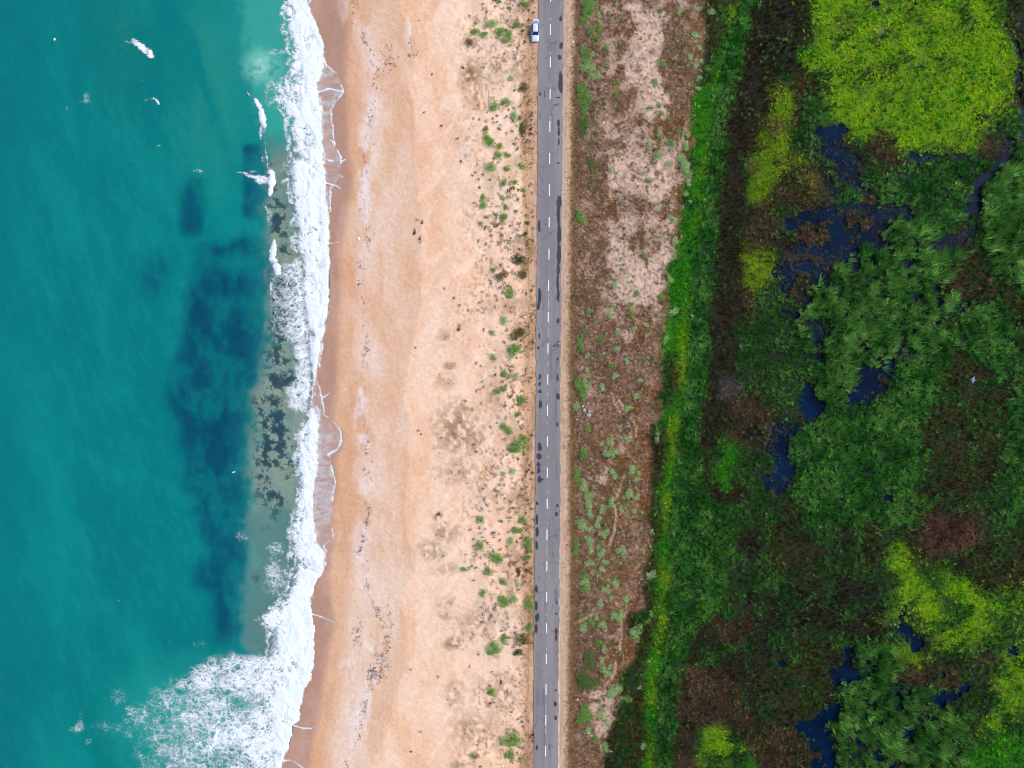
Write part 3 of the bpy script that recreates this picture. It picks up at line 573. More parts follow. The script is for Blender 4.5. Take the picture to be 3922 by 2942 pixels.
def mat_foam():
    s = NT('sea_foam')
    D = s.attr('dens', 'Fac')
    wn = s.n('TexNoise', {'Scale': .55, 'Detail': 4, 'Roughness': .6}); s.put(wn.inputs['Vector'], s.pos())
    wv = s.n('VectorMath', operation='SCALE'); s.put(wv.inputs[0], wn.outputs['Color']); wv.inputs['Scale'].default_value = 3.2
    add = s.n('VectorMath', operation='ADD'); s.put(add.inputs[0], s.pos()); s.put(add.inputs[1], wv.outputs[0])
    flat = s.n('VectorMath', operation='MULTIPLY'); s.put(flat.inputs[0], add.outputs[0]); flat.inputs[1].default_value = (.9, 1.25, 0)
    wv_pos = flat.outputs[0]
    v1 = s.n('TexVoronoi', {'Scale': .62}, feature='DISTANCE_TO_EDGE'); s.put(v1.inputs['Vector'], flat.outputs[0])
    v2 = s.n('TexVoronoi', {'Scale': 1.7}, feature='DISTANCE_TO_EDGE'); s.put(v2.inputs['Vector'], flat.outputs[0])
    n = s.noise(2.6, 4, .7); nb = s.noise(.35, 3, .6)
    rg = s.noise(.42, 6, .62, wv_pos, 1.2)
    ridge = s.math('SUBTRACT', 1.0, s.math('MULTIPLY', s.math('ABSOLUTE', s.math('SUBTRACT', rg, .5)), 11.0))
    l1 = s.math('SUBTRACT', .9, s.math('MULTIPLY', v1.outputs['Distance'], 5.0))
    l2 = s.math('SUBTRACT', .75, s.math('MULTIPLY', v2.outputs['Distance'], 4.6))
    lace = s.math('MAXIMUM', s.math('MAXIMUM', l1, l2), s.math('MAXIMUM', ridge, 0.0))
    t = s.math('ADD', D, s.math('MULTIPLY', s.math('SUBTRACT', lace, .4), .56))
    t = s.math('ADD', t, s.math('MULTIPLY', s.math('SUBTRACT', n, .5), .30))
    t = s.math('ADD', t, s.math('MULTIPLY', s.math('SUBTRACT', nb, .5), .6))
    a = s.ramp(t, .36, .98)
    a = s.math('MULTIPLY', a, s.ramp(D, .03, .16))
    a = s.math('MULTIPLY', a, s.math('SUBTRACT', 1.0, s.math('MULTIPLY', s.attr('thin', 'Fac'), .52)))
    b = s.bump(s.math('ADD', t, 0), .5, .35)
    p = s.bsdf(Base_Color=(.86, .89, .92, 1), Roughness=.75, Normal=b)
    m = s.n('MixShader', {1: s.n('BsdfTransparent'), 2: p}); s.put(m.inputs[0], a)
    return s.surf(m)
def mat_leaf(name='foliage', rough=.7):
    s = NT(name)
    c = s.attr('col')
    n = s.noise(1.3, 3, .6)
    k = s.math('ADD', .75, s.math('MULTIPLY', n, .5))
    c2 = s.mix(1.0, c, s.n('CombineColor', {0: k, 1: k, 2: k}).outputs[0], 'MULTIPLY')
    p = s.bsdf(Base_Color=c2, Roughness=rough)
    p.inputs['Specular IOR Level'].default_value = .2
    tl = s.n('BsdfTranslucent'); s.put(tl.inputs[0], c2)
    return s.surf(s.n('MixShader', {0: .3, 1: p, 2: tl}))
def mat_plain(name, c, rough=.6, metal=0.0, nk=.15, ns=6.0, spec=.5, coat=0.0):
    s = NT(name)
    n = s.noise(ns, 4, .6)
    k = s.math('ADD', 1 - nk * .5, s.math('MULTIPLY', n, nk))
    c2 = s.mix(1.0, rgba(c), s.n('CombineColor', {0: k, 1: k, 2: k}).outputs[0], 'MULTIPLY')
    p = s.bsdf(Base_Color=c2, Roughness=rough, Metallic=metal, Normal=s.bump(n, .1, .02))
    p.inputs['Specular IOR Level'].default_value = spec; p.inputs['Coat Weight'].default_value = coat
    return s.surf(p)
def mat_asphalt():
    s = NT('old_asphalt')
    n1 = s.noise(1.1, 5, .65, s.pos((1, .35, 1))); n2 = s.noise(9, 3, .6); n3 = s.noise(.25, 4, .6, s.pos((2.2, .12, 1)))
    c = s.mix(s.ramp(n3, .35, .7), rgba((124, 118, 118)), rgba((139, 133, 133)))
    c = s.mix(s.math('MULTIPLY', s.ramp(n1, .5, .75), .5), c, rgba((118, 112, 112)))
    k = s.math('ADD', .78, s.math('MULTIPLY', n2, .44))
    c = s.mix(1.0, c, s.n('CombineColor', {0: k, 1: k, 2: k}).outputs[0], 'MULTIPLY')
    wn = s.n('TexNoise', {'Scale': .8, 'Detail': 4}); s.put(wn.inputs['Vector'], s.pos())
    add = s.n('VectorMath', operation='ADD'); s.put(add.inputs[0], s.pos()); s.put(add.inputs[1], wn.outputs['Color'])
    ml = s.n('VectorMath', operation='MULTIPLY'); s.put(ml.inputs[0], add.outputs[0]); ml.inputs[1].default_value = (1, .7, 0)
    v = s.n('TexVoronoi', {'Scale': .42}, feature='DISTANCE_TO_EDGE'); s.put(v.inputs['Vector'], ml.outputs[0])
    cr = s.ramp(v.outputs['Distance'], .0, .022, 1, 0)
    cr = s.math('MULTIPLY', cr, s.ramp(s.noise(.35, 2), .48, .6, 0, .8))
    c = s.mix(cr, c, rgba((56, 56, 66)))
    p = s.bsdf(Base_Color=c, Roughness=.85, Normal=s.bump(n2, .2, .02))
    return s.surf(p)
def mat_pond():
    s = NT('marsh_water')
    n = s.noise(2.5, 3, .6); n2 = s.noise(.12, 4, .6)
    c = s.mix(s.ramp(n2, .4, .65), rgba((0, 18, 44)), rgba((2, 30, 58)))
    p = s.bsdf(Base_Color=c, Roughness=.06, IOR=1.33, Normal=s.bump(n, .08, .03))
    p.inputs['Specular IOR Level'].default_value = .16
    return s.surf(p)

MG = mat_ground(); MSEA = mat_sea(); MFOAM = mat_foam(); MLEAF = mat_leaf(); MASP = mat_asphalt()
MPAINT = mat_plain('white_road_paint', (236, 236, 236), .7, nk=.2)
MTAR = mat_plain('tar_repair', (52, 50, 62), .55, nk=.3)
MTAR2 = mat_plain('worn_tar', (110, 106, 116), .8, nk=.3)

# ------------------------------------------------------------------ ground sheet
NX = 16
ex, ey = extax(gx), extax(gy)
wetA = np.clip(wet + .35 * damp * 0, 0, 1).astype(np.float32)
gm = gridmesh('ground', ex, ey, extend(HZ, NX), MG, {'albedo': extend(C, NX), 'wet': extend(wetA, NX)})
link('ground', gm, kind='structure')

# ------------------------------------------------------------------ sea
sxg = np.arange(-420, 1306, 6).astype(np.float32); syg = np.arange(-420, 3364, 6).astype(np.float32)
SX, SY = np.meshgrid(sxg, syg)
def spoly(t, pts, soft=4, seed=60, amp=50):
    ax = SX + (fbm(SX, SY, 60, octv=4, seed=seed) - .5) * amp; ay = SY + (fbm(SX, SY, 60, octv=4, seed=seed + 1) - .5) * amp
    return blur(inpoly(ax, ay, TPOLY(t, pts)).astype(np.float32), soft, 2)
WC = np.zeros(SX.shape + (3,), np.float32)
def wp(m, c):
    global WC
    WC = WC * (1 - m[..., None]) + srgb(c) * m[..., None] * np.array([.8, 1.04, .88], np.float32)
wp(np.ones(SX.shape, np.float32), (0, 112, 118))
big = fbm(SX, SY, 420, 900, 4, 61); stk = fbm(SX * .94 - SY * .3, SY * .94 + SX * .3, 120, 420, 5, 62, .6); stf = fbm(SX * .9 - SY * .42, SY * .9 + SX * .42, 14, 50, 4, 63)
wp(sst(.40, .62, big) * .6, (2, 122, 124))
wp(sst(.5, .68, stk) * .4, (12, 128, 130))
wp(sst(.52, .34, stk) * .35, (0, 102, 110))
wp(sst(.50, .68, stf) * sst(200, 500, SY) * .14, (24, 138, 138))
wp((1 - sst(0, 240, SX)) * .45, (0, 100, 114))
wp(np.clip(1.2 - ell(SX, SY, 470, 150, 120, 330), 0, 1) * .4 * sst(.4, .6, stf + .1), (30, 112, 104))
wp(np.clip(1.2 - ell(SX, SY, 800, 330, 160, 420), 0, 1) * .55 * sst(.35, .65, stk + .1), (44, 128, 120))
lx = curve(FOAM_L, SY)
reef = spoly('A2', [(1300, -20), (1480, 60), (1560, 60), (1640, -40), (1770, -30), (1770, 200), (1745, 300), (1735, 700), (1690, 820), (1620, 900), (1700, 940), (1650, 1050), (1660, 1200), (1620, 1350), (1620, 1500), (1600, 1659), (1320, 1659), (1200, 1500), (1180, 1300), (1180, 1100), (1100, 950), (1150, 750), (1190, 600), (1200, 350), (1250, 200)], 4)
reef = np.maximum(reef, spoly('A3', [(1200, -60), (1610, -60), (1625, 250), (1610, 450), (1590, 700), (1565, 830), (1400, 830), (1380, 600), (1280, 480), (1290, 350), (1350, 250), (1310, 80)], 4, 64))
reef = np.maximum(reef, spoly('A1', [(1578, 945), (1650, 935), (1720, 960), (1735, 1180), (1720, 1420), (1580, 1410), (1575, 1100)], 1, 66, 14))
reef = np.maximum(reef, spoly('A1', [(1230, 1140), (1310, 1150), (1315, 1350), (1320, 1520), (1180, 1510), (1190, 1260)], 2, 68, 26) * .75)
reef = np.maximum(reef, spoly('A2', [(900, 20), (1050, -20), (1110, 100), (1060, 230), (960, 280), (880, 150)], 6, 70) * .6)
reef = np.maximum(reef, spoly('A1', [(1520, 1560), (1770, 1540), (1770, 1700), (1560, 1700), (1290, 1690), (1300, 1600)], 3, 72))
rvar = fbm(SX, SY, 70, 110, 4, 73)
reef *= 1 - .75 * np.clip(1.3 - ell(SX, SY, *TP('A2', 1490, 60), 85, 50), 0, 1) - .5 * np.clip(1.3 - ell(SX, SY, *TP('A2', 1480, 300), 60, 40), 0, 1)
reef = np.clip(reef, 0, 1)
wp(reef * .88, (0, 84, 108))
wp(reef * sst(.42, .62, rvar) * .8, (0, 66, 98))
wp(reef * sst(.5, .36, rvar) * .45, (0, 108, 112))
wp(reef * sst(.5, .65, fbm(SX, SY, 24, 40, 4, 74)) * .4, (4, 60, 84))
# shallow shelf between reef and surf
shl = tcurve([('A1', [(1560, 0), (1600, 300), (1640, 560), (1680, 700), (1710, 860), (1728, 1000), (1738, 1300), (1750, 1600)]), ('A2', [(1758, 50), (1740, 300), (1745, 600), (1700, 780), (1640, 900), (1640, 1100), (1640, 1250), (1620, 1400), (1640, 1600)]), ('A3', [(1600, 50), (1620, 300), (1600, 600), (1580, 850), (1700, 950), (1740, 1200), (1750, 1659)])])
sl = curve(shl, SY) + (fbm(SX, SY, 40, 50, 5, 75, .7) - .5) * 90
shal = sst(-34, 40, SX - sl)
wp(sst(-110, 10, SX - sl) * .45, (30, 128, 130))
shal_top = shal * (1 - .85 * (1 - sst(480, 640, SY)))
wp(shal_top * .85, (108, 142, 152))
wp(shal_top * sst(.45, .65, fbm(SX, SY, 30, 60, 5, 79, .65)) * .5, (96, 128, 132))
wp(shal_top * sst(.5, .7, fbm(SX, SY, 60, 80, 4, 89, .65)) * .5, (158, 160, 150))
wp(shal * (1 - sst(480, 640, SY)) * .75, (58, 158, 152))
wp(np.clip(1.3 - ell(SX, SY, *TP('A1', 1700, 430), 75, 70), 0, 1) * .7 * sst(.35, .6, fbm(SX, SY, 26, octv=3, seed=76) + .08), (150, 200, 196))
wp(np.clip(1.3 - ell(SX, SY, *TP('A3', 1300, 1350), 330, 230), 0, 1) * .5, (50, 160, 156))
wp(np.clip(1.3 - ell(SX, SY, *TP('A3', 1720, 330), 60, 130), 0, 1) * .5, (130, 176, 168))
rks = samp(rk, SX.ravel(), SY.ravel()).reshape(SX.shape)
OP = np.clip(1 - (.52 + .26 * blur(rks, 1, 1)) * shal_top * (1 - .45 * sst(1900, 2000, SY)) - .04 * reef, 0, 1)
WC = WC * (1 - (shal_top * sst(1880, 2020, SY) * .8)[..., None]) + srgb((74, 128, 124)) * (shal_top * sst(1880, 2020, SY) * .8)[..., None]
Zs = .07 * (fbm(SX, SY, 40, 90, 3, 77) - .5) + .10 * (fbm(SX, SY, 160, 600, 2, 78) - .5)
nS = 16
exs = np.concatenate([extax(sxg)[:nS], sxg]).astype(np.float32); eys = extax(syg)
pad = lambda A: np.pad(A, ((nS, nS), (nS, 0)) + ((0, 0),) * (A.ndim - 2), mode='edge')
link('sea', gridmesh('sea', exs, eys, pad(Zs.astype(np.float32)), MSEA, {'wcol': pad(WC), 'op': pad(OP)}), kind='structure')

# ------------------------------------------------------------------ foam
fxg = np.arange(180, 1352, 4).astype(np.float32); fyg = np.arange(-300, 3240, 4).astype(np.float32)
FX, FY = np.meshgrid(fxg, fyg)
fl = curve(FOAM_L, FY) + (fbm(FX, FY, 22, 26, 3, 80) - .5) * 34
fr_ = curve(FOAM_R, FY) + (fbm(FX, FY, 14, 16, 3, 81) - .5) * 14
u = (FX - fl) / np.maximum(fr_ - fl, 8)
core = sst(-.04, .30, u) * (FX < fr_)
D = core * (.72 + .55 * sst(.1, .7, u)) * (1 - .40 * sst(.48, .66, fbm(FX, FY, 26, 46, 4, 82)) * (1 - sst(.7, .95, u)))
D = np.minimum(D, 1.15)
edge = np.exp(-((FX - fl - 6) / 14.0) ** 2) * .5
D = np.maximum(D, edge * (fbm(FX, FY, 40, octv=2, seed=83) > .35))
film = curve(FILM_R, FY) + (fbm(FX, FY, 16, 20, 3, 84) - .5) * 8
fm = (FX > fr_ - 4) & (FX < film)
FT = (FX > fr_ - 2).astype(np.float32)
D = np.maximum(D, fm * (.36 + .26 * sst(.35, .65, fbm(FX, FY, 50, 18, 3, 85)) + .15 * (1 - sst(0, 25, FX - fr_))))
fle = np.exp(-((FX - film) / 4.2) ** 2) * (film > fr_ + 8) * sst(.36, .46, fbm(FX, FY, 30, 50, 2, 86)) * .85
FT = FT * (1 - np.clip(fle * 1.4, 0, 1))
D = np.maximum(D, fle)
def fadd(m): 
    global D
    D = np.maximum(D, m)
def fpoly(t, pts, amp=60, soft=3, seed=90):
    ax = FX + (fbm(FX, FY, 50, octv=4, seed=seed) - .5) * amp; ay = FY + (fbm(FX, FY, 50, octv=4, seed=seed + 1) - .5) * amp
    return blur(inpoly(ax, ay, TPOLY(t, pts)).astype(np.float32), soft, 2)
lac = fpoly('A2', [(1760, 60), (1960, 0), (2000, 500), (2030, 850), (1990, 1030), (1860, 1000), (1830, 860), (1920, 800), (1880, 560), (1750, 480), (1735, 260)], 30)
fadd(lac * (.36 + .26 * sst(1060, 1150, FX)))
bl = fpoly('A3', [(1800, 930), (1500, 925), (1380, 950), (1200, 1050), (1000, 1120), (850, 1230), (740, 1400), (800, 1500), (880, 1700), (930, 2100), (1860, 2100), (1820, 1000)], 80, 4, 92)
fadd(bl * (.22 + .46 * sst(420, 1020, FX) + .36 * (fbm(FX, FY, 70, 50, 3, 94) - .5) - .25 * np.clip(1.3 - ell(FX, FY, *TP('A3', 1560, 1250), 90, 80), 0, 1) - .3 * np.clip(1.3 - ell(FX, FY, *TP('A3', 1500, 1600), 90, 50), 0, 1)))
def fell(t, x, y, a, b, s, rot=0, soft=.5, nz=.9, sd=95):
    X, Y = TP(t, x, y); f = TILE[t][2]
    e = ell(FX, FY, X, Y, a * f, b * f, rot) + (fbm(FX, FY, 12, octv=3, seed=sd) - .5) * nz
    fadd(s * (1 - sst(1 - soft, 1 + soft, e)))
for a in [('A3', 520, 1390, 34, 46, .34, .3), ('A3', 525, 1330, 14, 50, .24), ('A3', 470, 1405, 40, 16, .2), ('A3', 660, 1390, 110, 40, .22), ('A3', 760, 1200, 60, 60, .24), ('A3', 850, 1285, 50, 30, .42, -.4), ('A3', 570, 1490, 30, 20, .25), ('A3', 1290, 860, 40, 30, .22), ('A3', 1560, 160, 40, 30, .34),
          ('A3', 1790, 420, 80, 120, .42), ('A3', 1770, 690, 75, 70, .85), ('A3', 1690, 690, 50, 22, .35), ('A3', 1780, 240, 60, 50, .4), ('A3', 1395, 1450, 10, 50, .95, .25), ('A3', 1370, 1520, 9, 40, .8, .5), ('A3', 1800, 600, 40, 30, .5),
          ('A1', 925, 312, 84, 22, .78, .72), ('A1', 972, 350, 20, 30, 1.15), ('A1', 880, 270, 34, 18, .55, .6), ('A1', 840, 272, 34, 8, .4, .1), ('A1', 560, 640, 34, 34, .26, -.5), ('A1', 525, 655, 16, 14, .26), ('A1', 433, 700, 9, 14, .30), ('A1', 352, 255, 6, 10, .8), ('A1', 307, 387, 4, 12, .6),
          ('A1', 1020, 660, 8, 22, .75, -.6), ('A1', 995, 640, 14, 5, .55), ('A1', 948, 650, 10, 10, .4), ('A1', 918, 518, 4, 5, .5), ('A1', 1030, 945, 12, 8, .35), ('A1', 1280, 1110, 32, 14, .3),
          ('A1', 1700, 765, 20, 74, 1.0, -.16), ('A1', 1672, 680, 13, 50, .9, -.5), ('A1', 1613, 612, 4, 20, .7, -.5), ('A1', 1690, 850, 10, 50, .45), ('A1', 1722, 960, 5, 70, .5, -.06), ('A1', 1734, 1050, 5, 45, .6, -.1), ('A1', 1701, 1033, 7, 22, .5),
          ('A1', 1760, 1160, 24, 62, 1.05), ('A1', 1756, 1230, 18, 40, 1.1, .15), ('A1', 1705, 1165, 45, 30, .6), ('A1', 1640, 1145, 70, 12, .6, .2), ('A1', 1570, 1120, 40, 5, .5, .1), ('A1', 1640, 1112, 30, 10, .34), ('A1', 1722, 1345, 8, 24, .55, -.5), ('A1', 1745, 1400, 20, 60, .3),
          ('A1', 1776, 1615, 18, 56, 1.05), ('A2', 1795, 75, 22, 58, 1.05, -.2), ('A2', 1770, 10, 22, 50, 1.1), ('A2', 1757, 200, 5, 60, .6), ('A1', 1715, 430, 100, 70, .24), ('A1', 1800, 340, 60, 30, .3), ('A1', 1830, 620, 50, 60, .6), ('A1', 1760, 620, 60, 90, .36),
          ('A2', 2048, 1030, 30, 60, 1.1), ('A3', 85, 655, 5, 8, .3), ('A3', 768, 575, 8, 6, .3)]:
    fell(*a)
for x0, y0, x1, y1, wd in [(1218, 354, 1262, 340, 4), (1262, 340, 1316, 352, 3), (1250, 703, 1285, 712, 4), (1285, 712, 1302, 722, 3), (1256, 614, 1275, 617, 4), (1303, 618, 1322, 613, 3), (1270, 540, 1284, 552, 3), (1192, 2352, 1230, 2362, 3), (1230, 2362, 1280, 2385, 2.4), (1122, 2778, 1160, 2790, 3), (1160, 2790, 1205, 2790, 2.2), (1078, 2915, 1115, 2910, 3), (1115, 2910, 1165, 2945, 2.4), (1262, 1507, 1238, 1520, 2.4), (1232, 1530, 1262, 1507, 1.6), (1256, 933, 1300, 927, 2), (1276, 1730, 1256, 1742, 5)]:
    dx, dy = x1 - x0, y1 - y0; L2 = dx * dx + dy * dy
    tt = np.clip(((FX - x0) * dx + (FY - y0) * dy) / L2, 0, 1)
    dd = np.hypot(FX - x0 - tt * dx, FY - y0 - tt * dy) + (fbm(FX, FY, 10, octv=2, seed=97) - .5) * 3
    qq = np.clip(1.5 - dd / wd, 0, 1); fadd(.95 * qq); FT = FT * (1 - qq)
D = np.clip(D, 0, 1.2).astype(np.float32)
gz = samp(HZ, FX.ravel(), FY.ravel()).reshape(FX.shape)
FZ = np.maximum(gz, .06) + .05 + .35 * np.clip(D - .45, 0, 1) * (.4 + fbm(FX, FY, 22, 34, 3, 98)) * sst(1.0, .2, np.maximum(gz, 0) / .25)
offs = FX < 1000
keep = D > .035
# separate crests out at sea from the surf line
def box(t, x0, y0, x1, y1):
    a, b = TP(t, x0, y0); c, e = TP(t, x1, y1); return (FX >= a) & (FX < c) & (FY >= b) & (FY < e)
crests = [('whitecap', box('A1', 790, 220, 1015, 410), 'small lone whitecap breaking far from the shore near the top left of the sea', 'whitecap'),
          ('breaking_wave', box('A1', 1590, 580, 1735, 890), 'thin white crescent wave breaking just seaward of the surf near the top', 'wave'),
          ('breaking_wave', box('A1', 1500, 1060, 1796, 1290), 'short bright breaking wave with a ragged foam tail trailing over the dark rectangular reef', 'wave'),
          ('breaking_wave', box('A1', 1735, 1535, 1830, 1900), 'narrow white breaking wave standing at the upper edge of the large dark reef', 'wave')]
rest = keep.copy()
for nm, bx_, lb, ct in crests:
    k2 = keep & bx_
    rest &= ~bx_
    link(nm, gridmesh(nm, fxg, fyg, FZ, MFOAM, {'dens': D, 'thin': FT}, keep=k2), label=lb, cat=ct, group='separate breaking waves off the beach')
link('surf_foam', gridmesh('surf_foam', fxg, fyg, FZ, MFOAM, {'dens': D, 'thin': FT}, keep=rest), kind='stuff', label='white lacy surf foam running along the whole shoreline', cat='foam')

# ------------------------------------------------------------------ marsh water
pxg = extax(np.arange(2520, 4344, 60).astype(np.float32)); pyg = extax(np.arange(-420, 3364, 60).astype(np.float32))
pxg = pxg[pxg >= 2500]
PXX, _ = np.meshgrid(pxg, pyg)
link('marsh_water', gridmesh('marsh_water', pxg, pyg, np.full(PXX.shape, MW, np.float32), mat_pond(), {}, smooth=False), kind='structure')

# ------------------------------------------------------------------ blades
def blade_mesh(name, px, py, nb, h, wd, lean, spread, colors, wind=(.5, .6), wobble=.3, r0=.12, seed=1, zoff=0.0, twob=0.0):
    g = np.random.default_rng(seed)
    N = len(px)
    z = samp(HZ, px, py); z = np.maximum(z, np.where(px > 2500, MW - .05, -9))
    k = (CAMZ - z) / (CAMZ - ROADZ) / PPM
    X = (px - W0 / 2) * k; Y = (H0 / 2 - py) * k
    tc = colors
    X = np.repeat(X, nb); Y = np.repeat(Y, nb); z = np.repeat(z, nb); hh = np.repeat(h, nb) * g.uniform(.6, 1.15, N * nb)
    tc = tc * np.exp(g.normal(0, .14 if 'lime' in name else .34, (N, 1)))
    cc = np.repeat(tc, nb, axis=0) * g.uniform(.75, 1.3, (N * nb, 1))
    az = g.uniform(0, 2 * math.pi, N * nb); rr = g.uniform(0, 1, N * nb) ** .6
    X = X + np.cos(az) * r0 * rr; Y = Y + np.sin(az) * r0 * rr
    wa = g.normal(0, .9, N); wl = np.exp(g.normal(0, .5, N)) if twob else np.ones(N)
    c_, s_ = np.cos(wa * twob), np.sin(wa * twob)
    w0 = np.repeat((wind[0] * c_ - wind[1] * s_) * wl, nb); w1 = np.repeat((wind[0] * s_ + wind[1] * c_) * wl, nb)
    dx = np.cos(az) * spread * rr + w0 * lean + g.normal(0, wobble, N * nb) * lean
    dy = np.sin(az) * spread * rr + w1 * lean + g.normal(0, wobble, N * nb) * lean
    dl = np.hypot(dx, dy) + 1e-6
    nrm = np.sqrt(1 + dl * dl)
    tx, ty, tz = dx / nrm * hh, dy / nrm * hh, hh / nrm
    wv = wd * g.uniform(.7, 1.3, N * nb) * .5
    pxn, pyn = -dy / dl * wv, dx / dl * wv
    V = np.empty((N * nb, 5, 3), np.float32)
    zb = z + zoff
    V[:, 0] = np.stack([X - pxn, Y - pyn, zb], -1); V[:, 1] = np.stack([X + pxn, Y + pyn, zb], -1)
    mx, my, mz = X + tx * .42, Y + ty * .42, zb + tz * .62
    V[:, 2] = np.stack([mx - pxn, my - pyn, mz], -1); V[:, 3] = np.stack([mx + pxn, my + pyn, mz], -1)
    V[:, 4] = np.stack([X + tx, Y + ty, zb + tz], -1)
    base = (np.arange(N * nb) * 5)[:, None]
    F = np.concatenate([base + np.array([0, 1, 3]), base + np.array([0, 3, 2]), base + np.array([2, 3, 4])], 0)
    col5 = np.repeat(cc, 5, axis=0)
    return new_mesh(name, V.reshape(-1, 3), F, MLEAF, {'col': np.clip(col5, 0, 1)})

def scatter(dens, x0=2290, x1=4200, y0=-260, y1=3200, seed=1):
    g = np.random.default_rng(seed)
    n = int((x1 - x0) * (y1 - y0) / PPM ** 2 * dens)
    return g.uniform(x0, x1, n).astype(np.float32), g.uniform(y0, y1, n).astype(np.float32)
def cmix(px, py, pal, sc=40, seed=5):
    """palette lookup by clumpy noise plus jitter"""
    n = fbm(px, py, sc, octv=3, seed=seed) * 1.0
    g = np.random.default_rng(seed)
    v = np.clip((n - .3) / .4 + g.normal(0, .18, len(px)), 0, .999)
    P = np.array([srgb(c) for c in pal], np.float32)
    f = v * (len(P) - 1); i = f.astype(int); t = (f - i)[:, None]
    return P[i] * (1 - t) + P[np.minimum(i + 1, len(P) - 1)] * t
VEG = [  # name, kinds, tufts per m2, blades, height, blade width, lean, spread, palette, clump contrast, label, category
 ('reed_bed', 'C', 6.5, 9, 1.9, .11, .6, .5, [(64, 118, 42), (100, 152, 62), (132, 176, 84)], .95, 'tall clumped green reeds standing around the marsh pools', 'reeds'),
 ('sedge_bed', 'RN', 5.8, 8, 1.1, .11, 1.0, .7, [(42, 104, 28), (74, 136, 46), (106, 156, 64)], .75, 'mid green sedge growing in dense beds across the marsh', 'sedge'),
 ('marsh_grass', 'M', 4.6, 9, .8, .10, .8, 1.0, [(40, 90, 26), (66, 118, 40), (94, 140, 54)], .7, 'dark green marsh grass between the strip and the reed beds', 'grass'),
 ('lime_sedge', 'LY', 7.0, 9, .34, .15, .5, 2.6, [(104, 158, 0), (138, 188, 0), (160, 198, 4)], .42, 'bright lime green low growth spreading over the marsh', 'marsh plants'),
 ('bright_grass', 'G', 6.0, 9, .4, .11, .7, 1.3, [(36, 124, 2), (62, 152, 4), (92, 162, 6)], .55, 'vivid green grass in the long strip beside the scrub', 'grass'),
 ('dead_reeds', 'BPU', 4.2, 9, .6, .09, .6, 1.2, [(78, 58, 38), (110, 84, 56), (136, 110, 70)], .7, 'brown dead reeds lying in patches in the marsh', 'dead reeds'),
 ('olive_sedge', 'OK', 4.2, 8, .6, .09, .6, 1.0, [(48, 44, 20), (70, 68, 28), (72, 96, 36)], .8, 'dull dark olive sedge on the wet ground of the marsh', 'sedge'),
 ('water_weed', 'V', 5.5, 7, .35, .08, .8, 1.4, [(54, 72, 52), (84, 88, 62), (100, 94, 66)], .9, 'thin weeds standing in the shallow marsh pools', 'water weed'),
]
for vi, (nm, kinds, dn, nb, h, wd, lean, spread, pal, cl, lb, ct) in enumerate(VEG):
    px, py = scatter(dn, seed=100 + vi)
    jg = np.random.default_rng(700 + vi); jit = np.where(px < 2900, 6, 26 if nm == 'lime_sedge' else (16 if nm != 'water_weed' else 4))
    cv = cover_at(px + jg.normal(0, jit, len(px)).astype(np.float32), py + jg.normal(0, jit, len(px)).astype(np.float32)); c0 = cover_at(px, py); cj = cover_at(px + jg.normal(0, 7, len(px)).astype(np.float32), py + jg.normal(0, 7, len(px)).astype(np.float32)); c0 = np.where((c0 == KI['W']) | (c0 == 0) | (c0 == KI['V']), cj, c0); cv = np.where((c0 == 0) | (c0 == KI['W']) | (c0 == KI['V']) | (c0 == KI['T']), c0, cv); ok = np.isin(cv, [KI[k] for k in kinds])
    px, py, cv = px[ok], py[ok], cv[ok]
    cn = fbm(px + .5 * py, py - .5 * px, 17 if nm == 'reed_bed' else 13, 26 if nm == 'reed_bed' else 13, octv=2, seed=200 + vi)
    pr = sst(.5 - .42 * cl, .5 + .1, cn)
    ok = np.random.default_rng(300 + vi).random(len(px)) < (.05 if nm == 'reed_bed' else .12) + .88 * pr
    px, py, cn, cv = px[ok], py[ok], cn[ok], cv[ok]
    hh = h * (.45 + 1.0 * np.clip((cn - .25) / .5, 0, 1)) * np.random.default_rng(600 + vi).uniform(.6, 1.3, len(px))
    cc = cmix(px, py, pal, 60, 400 + vi)
    if nm == 'lime_sedge': cc = np.where((cv == KI['Y'])[:, None], cc * np.array([.78, .76, .8]), cc)
    if nm == 'olive_sedge': cc = np.where((px < 2900)[:, None], cmix(px, py, [(64, 50, 22), (92, 78, 34), (88, 86, 36)], 60, 900), cc)
    if nm == 'olive_sedge': cc = np.where((cv == KI['K'])[:, None], cc * np.array([.75, .72, 1.0]), cc)
    if nm == 'dead_reeds':
        cc = np.where((cv == KI['P'])[:, None], cc * np.array([1.05, .8, .95]), cc); cc = np.where((cv == KI['U'])[:, None], cc * np.array([.85, 1.0, 1.6]), cc)
    link(nm, blade_mesh(nm, px, py, nb, hh.astype(np.float32), wd, lean, spread, cc, seed=500 + vi, twob=.75), kind='stuff', label=lb, cat=ct)

# sprigs of green in the brown and olive parts
px, py = scatter(.5, seed=130); cv = cover_at(px, py); ok = np.isin(cv, [KI[k] for k in 'OKBP']) & (fbm(px, py, 60, octv=2, seed=131) > .46)
px, py = px[ok], py[ok]
link('reed_shoots', blade_mesh('reed_shoots', px, py, 8, np.full(len(px), 1.0, np.float32), .14, .7, .6, cmix(px, py, [(70, 96, 40), (104, 132, 60)], 60, 132), seed=133), kind='stuff', label='scattered green reed shoots in the brown and olive marsh', cat='reeds')

